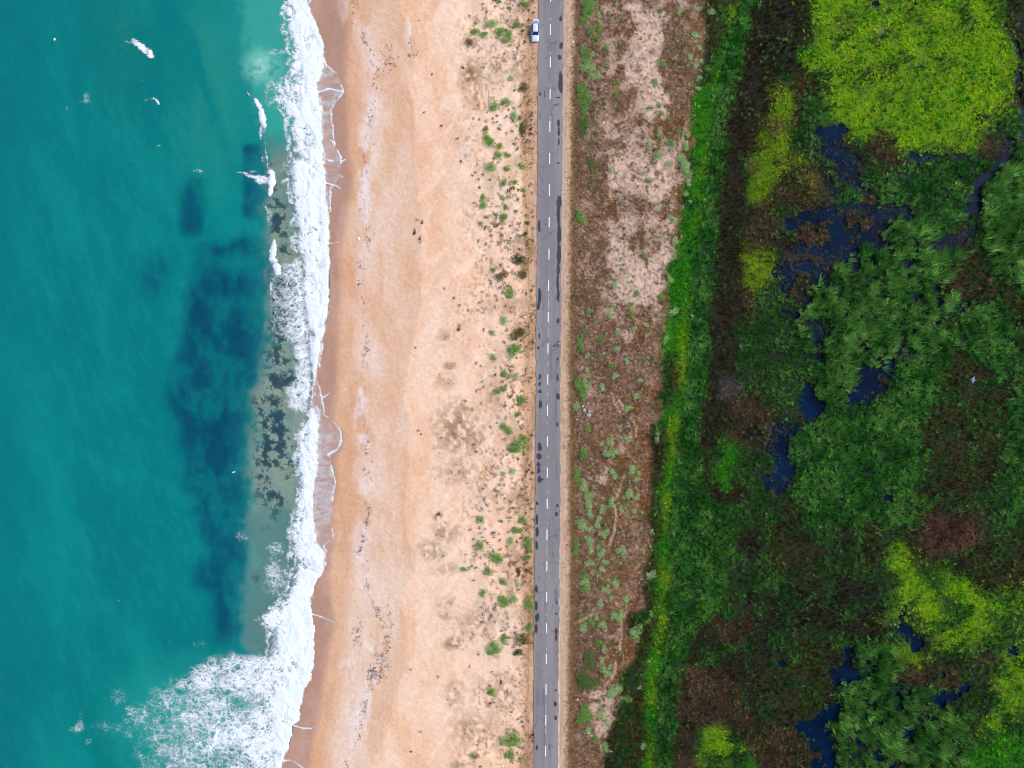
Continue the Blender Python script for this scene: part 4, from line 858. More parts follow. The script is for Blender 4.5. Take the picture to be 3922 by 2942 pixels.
# scrub ground cover, dry
px, py = scatter(2.6, 2150, 2780, seed=140)
ok = (px < curve(GRASS_L, py) + 6) & (px > 2186) & (samp(pm, px, py) < .35 + .3 * np.random.default_rng(1).random(len(px)))
px, py = px[ok], py[ok]
link('scrub_cover', blade_mesh('scrub_cover', px, py, 6, np.full(len(px), .22, np.float32), .07, .5, 1.4, cmix(px, py, [(88, 56, 32), (112, 80, 50), (124, 112, 72), (150, 120, 96)], 22, 142), seed=143), kind='stuff', label='low dry brown ground cover on the scrub strip right of the road', cat='scrub')
# dune grass
px, py = scatter(.9, 1560, 2050, seed=150)
dnm = samp(sm, px, py) + .30 * sst(1830, 1960, px) * sst(.42, .6, fbm(px, py, 70, octv=3, seed=151))
ok = np.random.default_rng(152).random(len(px)) < dnm
px, py = px[ok], py[ok]
cc = cmix(px, py, [(120, 100, 70), (128, 118, 84), (116, 128, 104), (136, 142, 108)], 26, 153)
link('dune_grass', blade_mesh('dune_grass', px, py, 7, np.full(len(px), .3, np.float32), .07, .5, 1.2, cc, seed=154), kind='stuff', label='sparse dry grey green grass on the low dunes left of the road', cat='grass')
px, py = scatter(.5, 1540, 2045, seed=155)
ok = np.random.default_rng(156).random(len(px)) < .008 + .9 * sst(1760, 1960, px) * sst(.38, .58, fbm(px, py, 90, octv=2, seed=157))
px, py = px[ok], py[ok]
link('dune_tufts', blade_mesh('dune_tufts', px, py, 14, np.full(len(px), .32, np.float32), .13, .2, 1.3, cmix(px, py, [(112, 130, 104), (100, 118, 84), (96, 76, 50)], 30, 158), r0=.3, seed=159), kind='stuff', label='tiny grey green plant tufts scattered on the dune sand', cat='dune plants')
# roadside dry verge
px, py = scatter(5, 1995, 2056, seed=160); ok = np.random.default_rng(3).random(len(px)) < .1 + .8 * sst(.4, .6, fbm(px, py, 24, 60, 3, 161))
a1, b1 = px[ok], py[ok]
px, py = scatter(7, 2156, 2214, seed=162); ok = (px > curve(ROADR, py) + 8) & (np.random.default_rng(4).random(len(px)) < .12 + .88 * sst(-22, 22, px - samp(e1, px, py)))
px, py = np.concatenate([a1, px[ok]]), np.concatenate([b1, py[ok]])
link('verge_grass', blade_mesh('verge_grass', px, py, 6, np.full(len(px), .18, np.float32), .06, .3, 1.3, cmix(px, py, [(150, 116, 74), (170, 136, 96), (134, 106, 56)], 24, 163), seed=164), kind='stuff', label='dry straw coloured grass on both verges of the road', cat='grass')
# seaweed wrack
g = np.random.default_rng(170)
py = g.uniform(-200, 3200, 5200).astype(np.float32); px = (curve(WRACK, py) + g.normal(0, 7, len(py)) + (fbm(py, py * 0, 40, octv=3, seed=171) - .5) * 40).astype(np.float32)
ok = g.random(len(py)) < sst(.46, .66, fbm(px, py, 40, 90, 3, 172)) * .16 + .02
ex_x = np.concatenate([g.normal(a, s, n) for a, s, n in [(1370, 12, 30), (1578, 10, 12), (1485, 14, 40), (1460, 14, 60), (1426, 14, 50), (1488, 10, 34)]]); ex_y = np.concatenate([g.normal(a, s, n) for a, s, n in [(2430, 22, 30), (200, 20, 12), (230, 30, 40), (2545, 40, 60), (2580, 20, 50), (2430, 60, 34)]])
px = np.concatenate([px[ok], ex_x]).astype(np.float32); py = np.concatenate([py[ok], ex_y]).astype(np.float32)
link('seaweed_wrack', blade_mesh('seaweed_wrack', px, py, 4, np.full(len(px), .26, np.float32), .12, .6, 3.0, cmix(px, py, [(120, 100, 108), (140, 122, 122), (96, 76, 82)], 20, 173), r0=.2, seed=174, zoff=.03), kind='stuff', label='dark washed up seaweed scraps along the high tide line on the sand', cat='seaweed')

# ------------------------------------------------------------------ road
def strip(name, le, ri, z, y0, y1, step, mat, jl=0.0, seed=1, thick=.0):
    ys = np.arange(y0, y1, step)
    g = np.random.default_rng(seed)
    L = np.interp(ys, [p[0] for p in le], [p[1] for p in le]) + (fbm(ys, ys * 0, 30, octv=3, seed=seed) - .5) * jl
    R = np.interp(ys, [p[0] for p in ri], [p[1] for p in ri]) + (fbm(ys, ys * 0, 30, octv=3, seed=seed + 1) - .5) * jl
    V = []; F = []
    for i, y in enumerate(ys):
        xl, yy = XY(L[i], y, z); xr, _ = XY(R[i], y, z); xm = (xl + xr) / 2
        V += [(xl - .02, yy, z - .22), (xl, yy, z - .03), (xm, yy, z + .04), (xr, yy, z - .03), (xr + .02, yy, z - .22)]
        if i:
            b = i * 5
            for q in range(4): F.append((b - 5 + q, b + q, b + q + 1, b - 5 + q + 1))
    return new_mesh(name, np.array(V), np.array(F), mat, smooth=False)
YS = [-60000, -20000, -6000, -2500]; 
roadl = [(-60000, 2064)] + ROADL + [(60000, 2040)]; roadr = [(-60000, 2161)] + ROADR + [(60000, 2135)]
def road_mesh():
    ys = np.concatenate([[-60000, -20000, -6000, -1500], np.arange(-500, 3440, 6), [4500, 9000, 22000, 62000]]).astype(float)
    L = np.interp(ys, [p[0] for p in roadl], [p[1] for p in roadl]) + (fbm(ys, ys * 0, 34, octv=4, seed=180, gain=.8) - .5) * 9
    R = np.interp(ys, [p[0] for p in roadr], [p[1] for p in roadr]) + (fbm(ys, ys * 0, 34, octv=4, seed=181, gain=.8) - .5) * 9
    z = 3.0; k = 1 / PPM
    Y = (H0 / 2 - ys) * k; XL = (L - W0 / 2) * k; XR = (R - W0 / 2) * k
    V = np.stack([np.stack([XL - .03, Y, 0 * Y + z - .2], -1), np.stack([XL, Y, 0 * Y + z - .03], -1), np.stack([(XL + XR) / 2, Y, 0 * Y + z - .01], -1), np.stack([XR, Y, 0 * Y + z - .03], -1), np.stack([XR + .03, Y, 0 * Y + z - .2], -1)], 1).reshape(-1, 3)
    n = len(ys); b = (np.arange(n - 1) * 5)[:, None]
    F = np.concatenate([b + np.array([q, q + 5, q + 6, q + 1]) for q in range(4)], 0)
    me = new_mesh('road', V, F, MASP)
    me.polygons.foreach_set('use_smooth', np.zeros(len(F), bool)); me.update()
    return me
road = link('road', road_mesh(), kind='structure')
def road_z(px, py):
    l = np.interp(py, [p[0] for p in ROADL], [p[1] for p in ROADL]); r = np.interp(py, [p[0] for p in ROADR], [p[1] for p in ROADR])
    t = abs((px - (l + r) / 2) / ((r - l) / 2)); return 2.99 - .02 * min(t, 1.0)
def flat_poly(name, pts, lift, mat, parent):
    V = [(*XY(x, y, 3.0), road_z(x, y) + lift) for x, y in pts]
    me = bpy.data.meshes.new(name); bm = bmesh.new()
    vs = [bm.verts.new(v) for v in V]; c = bm.verts.new(tuple(sum(v[i] for v in V) / len(V) for i in range(3)))
    for i in range(len(vs)): bm.faces.new((c, vs[(i + 1) % len(vs)], vs[i]))
    bmesh.ops.recalc_face_normals(bm, faces=bm.faces)
    if sum(f.normal.z for f in bm.faces) < 0:
        for f in bm.faces: f.normal_flip()
    bm.to_mesh(me); bm.free(); me.materials.append(mat)
    return link(name, me, parent)
DASH = [('D1', [(-20, 12), (158, 228), (368, 437), (578, 645), (785, 855), (992, 1063), (1195, 1270), (1408, 1475), (1613, 1683)]), ('D2', [(160, 228), (365, 430), (567, 633), (768, 835), (970, 1037), (1172, 1238), (1373, 1440), (1575, 1640)]),
        ('D3', [(115, 183), (320, 385), (519, 585), (720, 786), (920, 985), (1115, 1185), (1313, 1385), (1515, 1582)])]
CLX = [(-60, 2109.5), (490, 2106), (980, 2102.5), (1400, 2098), (1960, 2095.5), (2450, 2093), (2942, 2089)]
clx = lambda y: float(np.interp(y, [p[0] for p in CLX], [p[1] for p in CLX]))
def dash(y0, y1, w2, mat=MPAINT, name='lane_marking'):
    n = 6; pts = []
    for i in range(n + 1): y = y0 + (y1 - y0) * i / n; pts.append((clx(y) - w2 + random.uniform(-.2, .2), y))
    for i in range(n, -1, -1): y = y0 + (y1 - y0) * i / n; pts.append((clx(y) + w2 + random.uniform(-.2, .2), y))
    flat_poly(name, pts, .012, mat, road)
dash_y = []
for t, L in DASH:
    for a, b in L:
        ya, yb2 = TP(t, 0, a)[1], TP(t, 0, b)[1]; dash_y.append((ya + yb2) / 2); dash(ya, yb2, 1.75)
for q in range(1, 3): dash(dash_y[-1] + 122 * q - 21, dash_y[-1] + 122 * q + 21, 1.7); dash(dash_y[0] - 123 * q - 21, dash_y[0] - 123 * q + 21, 1.7)
MFADE = mat_plain('worn_road_paint', (190, 188, 194), .8, nk=.5)
for t, a, b in [('D1', 115, 135), ('D1', 335, 355), ('D1', 545, 558), ('D1', 752, 768), ('D2', 245, 262), ('D2', 280, 345), ('D2', 467, 478), ('D2', 485, 530), ('D2', 690, 715), ('D2', 890, 910), ('D2', 1080, 1095), ('D2', 1300, 1312), ('D2', 1525, 1545), ('D3', 65, 80), ('D3', 232, 290), ('D3', 448, 462), ('D3', 664, 674), ('D3', 878, 898), ('D3', 1240, 1300), ('D3', 1400, 1440)]:
    dash(TP(t, 0, a)[1], TP(t, 0, b)[1], .9, MFADE, 'faded_lane_marking')
def blob(name, cx, cy, rx, ry, lift, mat):
    ph = random.random() * 9; pts = []
    n = 28
    for i in range(n):
        a = 2 * math.pi * i / n
        r = 1 + .20 * (mnoise.noise((math.cos(a) * 1.6 + ph, math.sin(a) * 1.6, cx * .1)) * 2) + random.uniform(-.05, .05)
        pts.append((cx + math.cos(a) * rx * r, cy + math.sin(a) * ry * r))
    l = float(np.interp(cy, [p[0] for p in ROADL], [p[1] for p in ROADL])) + 2; r_ = float(np.interp(cy, [p[0] for p in ROADR], [p[1] for p in ROADR])) - 2
    pts = [(min(max(x, l), r_), y) for x, y in pts]
    flat_poly(name, pts, lift, mat, road)
TARS = [('D1', [(1436, 122, 9, 18), (1440, 288, 15, 14), (1436, 306, 10, 12), (1428, 370, 12, 16), (1435, 540, 14, 66), (1432, 510, 10, 46), (1418, 632, 16, 5), (1421, 798, 11, 22), (1423, 855, 7, 34), (1423, 920, 5, 28), (1420, 1057, 9, 6), (1302, 610, 7, 14), (1332, 610, 3, 25), (1425, 1310, 15, 42), (1420, 1400, 12, 60), (1424, 1520, 13, 75), (1425, 1640, 14, 60), (1295, 1465, 10, 38)]),
        ('D2', [(1419, 80, 10, 60), (1416, 170, 9, 50), (1419, 255, 11, 46), (1299, 262, 12, 50), (1292, 320, 10, 30), (1418, 422, 11, 17), (1297, 520, 6, 20), (1290, 596, 8, 10), (1415, 670, 7, 12), (1415, 790, 7, 20), (1300, 785, 8, 18), (1298, 832, 9, 14), (1300, 880, 12, 12), (1304, 965, 11, 28), (1418, 912, 12, 21), (1414, 1095, 7, 13), (1299, 1240, 14, 28), (1296, 1300, 18, 22), (1290, 1352, 13, 16), (1293, 1393, 11, 18), (1298, 1450, 13, 26), (1310, 1450, 18, 7), (1413, 1620, 8, 13), (1283, 1605, 8, 14)]),
        ('D3', [(1405, 15, 10, 15), (1276, 52, 10, 34), (1278, 130, 12, 33), (1276, 220, 9, 30), (1275, 500, 10, 25), (1274, 610, 10, 36), (1279, 685, 13, 30), (1274, 755, 9, 32), (1405, 587, 6, 10), (1403, 660, 8, 6), (1402, 775, 10, 22), (1403, 818, 8, 20), (1400, 1156, 9, 6), (1397, 1245, 11, 18), (1399, 1335, 9, 17), (1277, 1525, 6, 18)])]
li = 0
for t, L in TARS:
    for x, y, a, b in L:
        X, Y = TP(t, x, y); f = TILE[t][2]; li += 1
        blob('tar_patch', X, Y, a * f, b * f, .014 + .0025 * (li % 3), MTAR)
for t, x, y, a, b in [('D3', 1285, 1200, 12, 50), ('D3', 1318, 1190, 10, 60), ('D3', 1405, 140, 8, 40), ('D2', 1404, 1000, 8, 130), ('D2', 1408, 1400, 6, 60), ('D3', 1400, 540, 10, 50), ('D1', 1300, 750, 5, 30), ('D2', 1372, 700, 6, 120), ('D3', 1360, 160, 3, 130), ('D3', 1330, 1450, 4, 130), ('D2', 1410, 700, 9, 40)]:
    X, Y = TP(t, x, y); f = TILE[t][2]; li += 1
    blob('worn_tar_streak', X, Y, a * f, b * f, .0065 + .002 * (li % 2), MTAR2)

# ------------------------------------------------------------------ shrubs
PALS = {'g': [(84, 132, 44), (118, 166, 70), (154, 194, 104)], 's': [(128, 164, 92), (164, 196, 124), (198, 220, 158)], 'd': [(62, 92, 38), (92, 124, 56), (124, 152, 76)],
        'y': [(100, 128, 22), (132, 158, 36), (156, 180, 50)], 'o': [(84, 78, 34), (112, 104, 50), (110, 122, 56)], 'k': [(26, 58, 14), (44, 84, 24), (66, 104, 36)], 'b': [(34, 96, 8), (50, 128, 14), (76, 148, 22)], 'r': [(88, 62, 40), (118, 86, 56), (140, 106, 70)]}
MWOOD = mat_plain('woody_stem', (96, 76, 58), .9, nk=.4)
def crown_mesh(kind, var, nleaf, hk):
    g = np.random.default_rng(1000 + var * 7 + ord(kind) + nleaf)
    nl = 5 + var % 4
    la = g.uniform(0, 6.28, nl); lr = g.uniform(.25, .62, nl); ls = g.uniform(.30, .52, nl)
    cx = np.append(np.cos(la) * lr, 0); cy = np.append(np.sin(la) * lr, 0); rs = np.append(ls, .5)
    pk = rs ** 2 / (rs ** 2).sum()
    li_ = g.choice(len(cx), nleaf, p=pk)
    th = g.uniform(0, 6.28, nleaf); ph = np.arccos(g.uniform(-.15, 1, nleaf)); r = rs[li_] * g.uniform(.55, 1.05, nleaf)
    P = np.stack([cx[li_] + r * np.sin(ph) * np.cos(th), cy[li_] + r * np.sin(ph) * np.sin(th), hk * (.30 + .9 * r * np.cos(ph))], -1)
    P[:, 2] = np.maximum(P[:, 2], .03)
    ln = (1.5 / math.sqrt(nleaf)) * g.uniform(1.3, 2.3, nleaf); wd_ = ln * .6
    d1 = np.stack([np.sin(ph) * np.cos(th), np.sin(ph) * np.sin(th), .1 + 0 * ph], -1) + g.normal(0, .45, (nleaf, 3)) * np.array([1, 1, .6]); d1 /= np.linalg.norm(d1, axis=1)[:, None]
    rnd = g.normal(0, 1, (nleaf, 3)); rnd[:, 2] = np.abs(rnd[:, 2]) * 1.6 + .6; d2 = np.cross(d1, rnd); d2 /= np.linalg.norm(d2, axis=1)[:, None]
    V = np.stack([P - d1 * ln[:, None] * .5, P + d2 * wd_[:, None] * .5, P + d1 * ln[:, None] * .5, P - d2 * wd_[:, None] * .5], 1).reshape(-1, 3)
    F = np.arange(nleaf * 4).reshape(-1, 4)
    pal = np.array([srgb(c) for c in PALS[kind]]); v = g.random(nleaf) * 1.98; i = v.astype(int); t = (v - i)[:, None]
    cc = (pal[i] * (1 - t) + pal[np.minimum(i + 1, 2)] * t) * g.uniform(.55, 1.4, (nleaf, 1))
    return new_mesh('crown', V, F, MLEAF, {'col': np.clip(np.repeat(cc, 4, axis=0), 0, 1)})
def stem_mesh(var):
    bm = bmesh.new(); g = random.Random(var)
    for q in range(6):
        a = q * 1.05 + g.random(); L = g.uniform(.35, .6)
        m = Matrix.Translation((math.cos(a) * L * .35, math.sin(a) * L * .35, .16)) @ Vector((math.cos(a), math.sin(a), .75)).to_track_quat('Z', 'Y').to_matrix().to_4x4()
        bmesh.ops.create_cone(bm, segments=5, radius1=.035, radius2=.012, depth=L, matrix=m)
    me = bpy.data.meshes.new('stem'); bm.to_mesh(me); bm.free(); me.materials.append(MWOOD); return me
STEMS = [stem_mesh(i) for i in range(3)]
CR = {}
def crown(kind, var, big_):
    key = (kind, var, big_)
    if key not in CR: CR[key] = crown_mesh(kind, var, {0: 120, 1: 300, 2: 750}[big_], .85)
    return CR[key]
SH = {
'T1': "400,70,90,90,g;370,190,95,110,g;330,300,55,60,g;420,430,65,50,g;530,215,30,45,s;530,300,30,40,s;535,375,60,45,g;525,535,60,45,g;560,30,25,25,g;760,70,35,30,g;822,70,28,45,g;670,210,28,35,g;765,260,25,45,d;860,210,22,20,s;855,285,30,30,d;990,8,35,22,g;1185,70,32,30,s;1190,165,30,30,g;1028,230,14,22,y;1400,155,38,36,g;1672,150,38,45,s;1925,125,42,36,s;1988,100,20,20,s;2075,70,28,28,s;2115,165,55,55,s;1860,250,18,18,s;1712,350,20,22,s;1522,340,18,18,s;1068,478,28,24,g;1173,478,22,22,g;1132,545,27,27,g;1390,465,25,22,g;1890,490,65,45,s;2020,472,28,16,s;1955,670,45,35,s;2115,700,22,40,y;1830,805,48,45,s;1432,885,68,45,g;1575,840,30,18,s;1275,885,27,22,s;990,798,30,25,g;1105,945,33,26,g;1185,995,20,18,s;1900,930,40,42,s;1975,870,40,35,s;1665,950,20,24,s;1970,1000,30,28,s;2065,980,38,26,s;1950,1115,38,45,s;1800,1200,35,32,s;1935,1255,60,30,s;1883,1468,33,28,s;1332,1165,35,60,g;640,665,42,50,g;765,620,22,45,g;695,620,18,20,g;945,650,22,22,g;780,740,22,35,g;815,835,42,30,g;805,990,26,32,g;665,900,28,26,s;610,925,28,30,g;470,695,32,28,d;325,715,50,70,g;370,760,50,60,g;445,770,38,45,s;505,775,30,30,s;370,860,60,50,g;330,950,70,60,s;420,960,55,70,s;420,1070,55,60,s;510,1060,50,50,s;520,1180,25,28,g;395,1215,22,20,s;750,1175,26,28,g;810,1185,36,42,g;315,1280,85,80,g;320,1370,95,70,g;300,1430,60,50,g;330,1530,58,60,g;380,1530,30,40,g;770,1320,42,45,g;740,1410,30,30,g;545,1445,28,32,s;965,1445,22,22,g;760,1505,26,22,s;815,1530,16,18,g;495,1550,28,38,s;1245,1515,58,32,g;1388,1490,42,36,g;1430,1600,36,38,g;1490,1310,16,20,g;1425,1340,26,20,d;1715,1625,28,20,s;470,1640,30,20,g",
'T2': "475,20,25,25,s;300,60,80,90,d;300,200,60,75,d;745,150,25,24,g;485,185,16,18,g;430,255,18,25,g;435,310,30,20,g;468,335,22,22,g;965,200,18,18,g;1365,155,22,20,g;1335,190,22,20,g;1390,235,36,40,s;1640,180,36,45,g;1315,90,32,22,g;1500,18,28,20,g;1810,110,26,26,g;1540,95,20,20,d;1725,250,28,35,s;1780,235,45,45,s;1490,350,38,34,g;1555,350,48,52,g;1360,332,26,24,g;1245,370,45,55,s;925,305,18,18,g;955,350,26,28,g;1440,450,22,20,g;1540,460,28,28,g;1745,360,50,45,s;1775,430,38,60,s;1345,535,70,58,s;1250,505,18,15,g;720,430,22,20,s;825,340,24,20,g;410,480,20,48,g;430,640,45,90,d;830,550,18,22,g;865,595,32,28,g;932,562,22,22,s;1510,650,45,50,s;1680,540,50,35,s;1720,620,75,70,s;1760,710,75,70,s;1800,790,60,55,s;1800,910,45,50,s;712,735,38,50,s;790,780,15,20,g;1190,710,20,25,d;1165,790,26,26,g;1010,845,30,24,g;1230,885,50,38,g;1440,893,35,34,g;1508,828,20,20,s;1660,942,32,24,g;1595,985,35,25,d;400,950,18,28,g;462,965,16,18,g;420,1015,26,20,g;850,1058,22,24,g;1220,1040,26,26,g;1325,1025,22,18,g;1173,1165,24,24,g;920,1245,16,16,s;378,1140,20,22,g;1770,1080,50,40,s;1820,1190,40,30,s;1720,1260,20,45,s;1530,1255,32,38,s;1345,1318,34,22,s;1570,1435,60,55,s;280,1380,60,70,g;275,1460,55,60,g;395,1388,18,20,g;470,1440,25,35,s;475,1625,18,24,g;395,1640,24,20,g;768,1565,16,20,s;435,820,20,20,s",
'T3': "330,35,25,30,s;690,35,24,26,s;1047,22,26,20,s;1345,22,32,22,g;885,105,24,26,g;1335,122,22,18,s;1520,50,28,22,s;1600,80,55,60,s;1690,30,35,35,s;1580,220,35,40,s;1595,295,38,30,s;1450,275,30,28,s;795,215,36,34,g;1000,282,22,24,s;1170,295,42,32,g;278,235,32,35,d;873,418,32,32,g;860,490,22,28,g;903,540,28,30,s;700,555,24,28,s;1030,583,32,32,g;955,590,20,18,g;1000,662,32,30,g;945,672,22,22,s;760,712,45,42,s;890,838,28,27,g;1067,835,45,46,g;855,925,22,22,g;1415,880,38,55,g;1520,570,38,35,s;1540,640,45,40,s;370,845,25,30,g;320,895,35,35,d;372,1075,38,52,g;630,970,38,30,g;727,995,38,38,s;975,975,40,42,g;985,1035,35,25,s;988,1105,45,38,g;680,1130,55,52,s;885,1168,18,22,g;1340,1135,24,38,b;458,1215,28,32,g;565,1203,16,22,s;1585,1080,55,55,s;1040,1260,28,32,s;1035,1330,35,40,s;1195,1272,52,30,s;790,1362,44,46,s;1203,1420,34,38,s;970,1475,34,36,s;575,1450,30,65,g;1480,1490,35,70,s;795,1610,50,46,s;635,1390,20,24,s;320,1370,25,35,g;215,1440,25,22,g;290,1410,25,45,g;265,1530,60,50,g;290,1600,55,50,g;775,1520,24,20,s;560,1540,22,22,g;340,1290,22,40,g",
'T4': "360,40,40,45,s;485,35,25,35,g;440,82,22,28,s;610,15,35,25,s;920,130,42,50,s;1040,135,26,30,s;1218,75,34,30,s;1260,105,45,25,b;700,200,42,42,g;370,240,40,35,s;400,315,38,30,s;760,335,36,50,s;815,330,22,35,s;1118,395,46,34,s;1140,518,20,26,s;897,563,20,22,s;1045,605,58,50,s;578,485,48,58,s;585,620,20,22,s;250,450,65,85,g;350,455,55,75,s;290,560,45,50,g;300,640,35,70,g;215,770,60,60,s;320,850,35,25,g;945,795,58,45,s;1285,850,32,24,s;370,1090,45,60,g;828,1108,36,32,s;700,1255,52,70,s;920,1215,45,45,s;840,1205,35,35,s;1355,1180,40,70,s;570,1300,35,40,s;700,1425,90,60,s;780,1410,35,40,s;315,1440,50,80,g;938,1462,27,26,s;768,1530,38,22,g;1015,1620,65,40,s;1375,1430,28,30,s;1525,940,28,45,s;720,1645,35,18,s;445,1575,30,20,s",
'T5': "235,80,55,90,g;320,190,45,60,s;335,260,65,50,s;725,20,50,35,s;765,95,45,40,s;825,118,22,20,s;1000,20,55,35,s;1095,55,42,40,s;1055,138,46,38,s;908,150,20,20,g;385,350,60,60,s;380,420,65,60,s;385,500,55,55,s;400,615,50,50,s;490,325,25,25,s;480,478,38,32,s;570,400,22,18,s;712,445,50,60,s;585,520,45,50,s;570,590,38,45,s;658,520,18,24,s;960,325,70,65,s;1060,378,48,48,s;905,385,45,30,s;930,485,45,38,g;800,475,28,32,s;845,548,42,38,s;1078,500,32,30,s;925,585,32,30,s;905,645,25,25,s;938,685,28,28,g;830,628,24,26,s;1025,580,35,38,s;1138,598,35,35,s;1070,652,20,14,s;280,740,72,75,s;300,800,50,45,s;215,665,30,25,s;530,700,40,50,s;495,790,50,50,s;390,825,45,45,s;455,865,30,35,s;625,765,30,42,g;580,920,55,50,s;645,865,38,38,s;985,845,27,32,g;800,880,26,24,s;942,935,17,22,s;340,960,22,40,s;410,1000,58,60,s;420,1110,42,65,s;215,980,30,40,g;200,1110,50,90,g;560,1040,40,45,g;530,1090,40,35,s;565,1170,48,60,s;865,1150,78,65,s;1160,1170,26,45,s;1280,880,40,35,s;1255,1080,30,35,s;1285,1130,38,25,g;1240,1180,28,22,g;400,1320,55,55,s;620,1305,40,42,s;1097,1335,34,22,s;840,1320,22,38,s;570,1390,50,42,s;600,1420,30,40,s;1280,1480,68,60,s;1210,1460,30,40,s;1240,1325,28,22,s;440,1475,26,24,s;510,1500,28,40,s;345,1510,70,50,g;350,1600,75,60,s;745,1520,42,38,g;648,1550,26,30,s;505,1565,22,26,s;582,1540,18,20,s;760,1615,60,50,s;650,1640,40,25,s;1130,1545,28,20,s;1097,1600,22,22,s",
'T6': "330,35,65,50,g;630,45,50,55,s;760,8,35,20,s;705,150,38,35,s;635,195,28,26,s;905,155,65,48,s;545,225,42,58,s;915,270,28,34,s;845,345,42,45,s;725,400,52,62,s;825,430,60,45,s;390,290,28,32,g;268,408,38,42,g;495,425,32,45,s;415,490,40,60,g;325,575,52,65,s;595,540,66,55,s;1245,365,46,40,s;1205,475,45,45,g;1105,560,45,50,s;1060,650,75,85,s;1075,730,50,35,s;535,785,52,48,g;465,860,25,28,s;600,870,38,48,s;780,910,28,28,s;890,832,16,16,s;385,770,22,20,g;568,1035,38,38,s;690,1115,30,45,s;600,1165,55,55,s;665,1230,52,50,s;390,960,55,60,d;400,1100,75,90,d;350,1280,110,110,d;430,1350,100,90,d;300,1400,70,50,d;900,1205,32,24,y;860,1285,36,30,g;1240,1045,35,28,s;745,1450,90,80,s;700,1500,60,60,s;810,1420,60,50,s;860,1440,40,30,g;1110,1410,45,35,s;945,1570,50,55,g;880,1560,40,40,s;810,1600,30,30,s;530,1610,30,35,g;1185,1555,26,24,s",
'T7': "340,850,75,70,g;270,930,70,80,g;390,930,60,80,g;280,1000,60,40,g;575,860,60,60,s;560,930,45,40,s;645,1000,50,35,s;385,1130,55,50,s;490,1265,48,42,g;630,1355,60,55,s;710,1425,32,25,s;1150,1340,38,85,s;855,885,18,18,s;775,825,22,22,s;1125,1045,20,20,y",
'D1': "1030,10,30,14,g;1190,30,40,28,g;980,150,48,35,s;885,150,16,16,g;1155,158,32,24,g;880,210,45,22,g;940,225,40,22,g;1045,210,45,35,g;1105,230,35,38,g;1065,265,30,18,g;845,270,28,28,r;1115,510,24,22,s;1000,685,42,35,g;1085,660,40,25,g;1195,565,35,30,o;1140,585,16,14,g;1140,750,25,45,s;998,768,12,12,g;955,840,25,25,g;945,890,30,25,g;970,935,40,38,g;1035,945,26,22,y;1028,1010,26,32,g;1085,1000,25,25,g;980,1085,35,35,g;1085,1090,28,20,g;1180,1075,35,20,g;1060,1175,30,26,g;1140,1178,28,18,g;1195,1230,22,18,g;930,1285,22,28,g;930,1325,32,25,g;1060,1283,18,15,g;1082,1340,24,22,g;1110,1225,14,12,r;915,1450,18,16,g;950,1470,14,12,g;1015,1390,20,14,g;1065,1415,35,28,g;1110,1465,12,14,g;1220,1445,18,20,o;1205,1515,20,18,o;985,1527,18,12,g;1200,840,30,60,o;905,1560,12,18,g;1160,1290,18,14,s;975,1165,16,12,g;600,482,9,10,r;788,1048,12,14,r;660,815,12,12,r;535,1440,12,20,r;485,1505,14,20,r;520,1545,12,18,r;548,728,9,10,o;912,1215,14,12,r",
'D2': "1170,35,50,45,k;1185,110,35,40,o;998,88,22,20,g;1050,130,45,30,o;1110,235,32,40,g;1095,265,25,12,g;1065,410,35,30,s;988,503,24,18,g;1155,500,50,45,o;1135,620,60,45,g;1000,655,26,22,g;1065,762,28,26,g;1132,778,30,24,s;1060,860,30,22,g;1020,885,32,18,g;1180,943,42,34,g;1160,1025,24,24,g;1165,1075,14,14,g;1185,1118,16,14,s;1070,1110,35,25,g;1100,1135,28,22,g;1160,1225,55,55,g;1185,1185,32,28,g;1130,1260,35,30,g;1125,1398,30,20,s;1065,1415,20,20,s;1215,1400,14,14,o;495,596,9,9,o;530,1158,8,12,o;1010,770,14,14,r;775,478,16,14,r;680,212,8,10,o",
'D3': "912,55,26,30,g;1180,52,38,26,g;1055,62,16,14,g;1108,38,14,12,g;1152,118,32,35,g;1222,205,32,45,g;1105,195,30,26,s;1228,298,24,20,g;910,225,28,42,g;1000,290,50,35,g;1020,310,35,25,g;800,372,28,18,g;857,352,14,12,g;965,382,34,30,g;1065,447,26,28,g;930,527,28,24,g;1070,570,50,45,g;1130,560,30,30,s;1228,600,34,52,g;1230,752,32,26,g;1070,825,32,34,g;1005,890,52,50,g;975,910,30,20,g;1148,907,32,26,k;1180,830,50,40,o;995,1160,34,36,g;1115,1470,65,55,g;1060,1480,35,30,s;1100,1565,45,28,g;867,1580,24,22,g;918,1648,22,12,g;1178,1608,18,16,s;1160,385,20,30,o;1155,472,20,15,s;465,1552,10,12,o;975,1240,14,12,r;1048,1095,10,14,r;640,15,18,14,r"}
shr = []
for t, s_ in SH.items():
    for it in s_.split(';'):
        a = it.split(','); x, y, rx, ry = map(float, a[:4]); X, Y = TP(t, x, y); f = TILE[t][2]
        shr.append([X, Y, rx * f / PPM, ry * f / PPM, a[4]])
shr.sort(key=lambda q: -q[2] * q[3])
LIM = 290
NUM = ['first', 'second', 'third', 'fourth', 'fifth', 'sixth', 'seventh', 'eighth', 'ninth', 'tenth', 'eleventh', 'twelfth', 'thirteenth', 'fourteenth', 'fifteenth', 'sixteenth', 'seventeenth', 'eighteenth', 'nineteenth', 'twentieth', 'twenty-first', 'twenty-second', 'twenty-third', 'twenty-fourth', 'twenty-fifth', 'twenty-sixth', 'twenty-seventh', 'twenty-eighth']
CW = {'g': 'green', 's': 'sage green', 'd': 'dull green', 'y': 'yellow green', 'o': 'olive', 'k': 'dark green', 'b': 'vivid green', 'r': 'brown'}
ind = shr[:LIM]; rows = {}
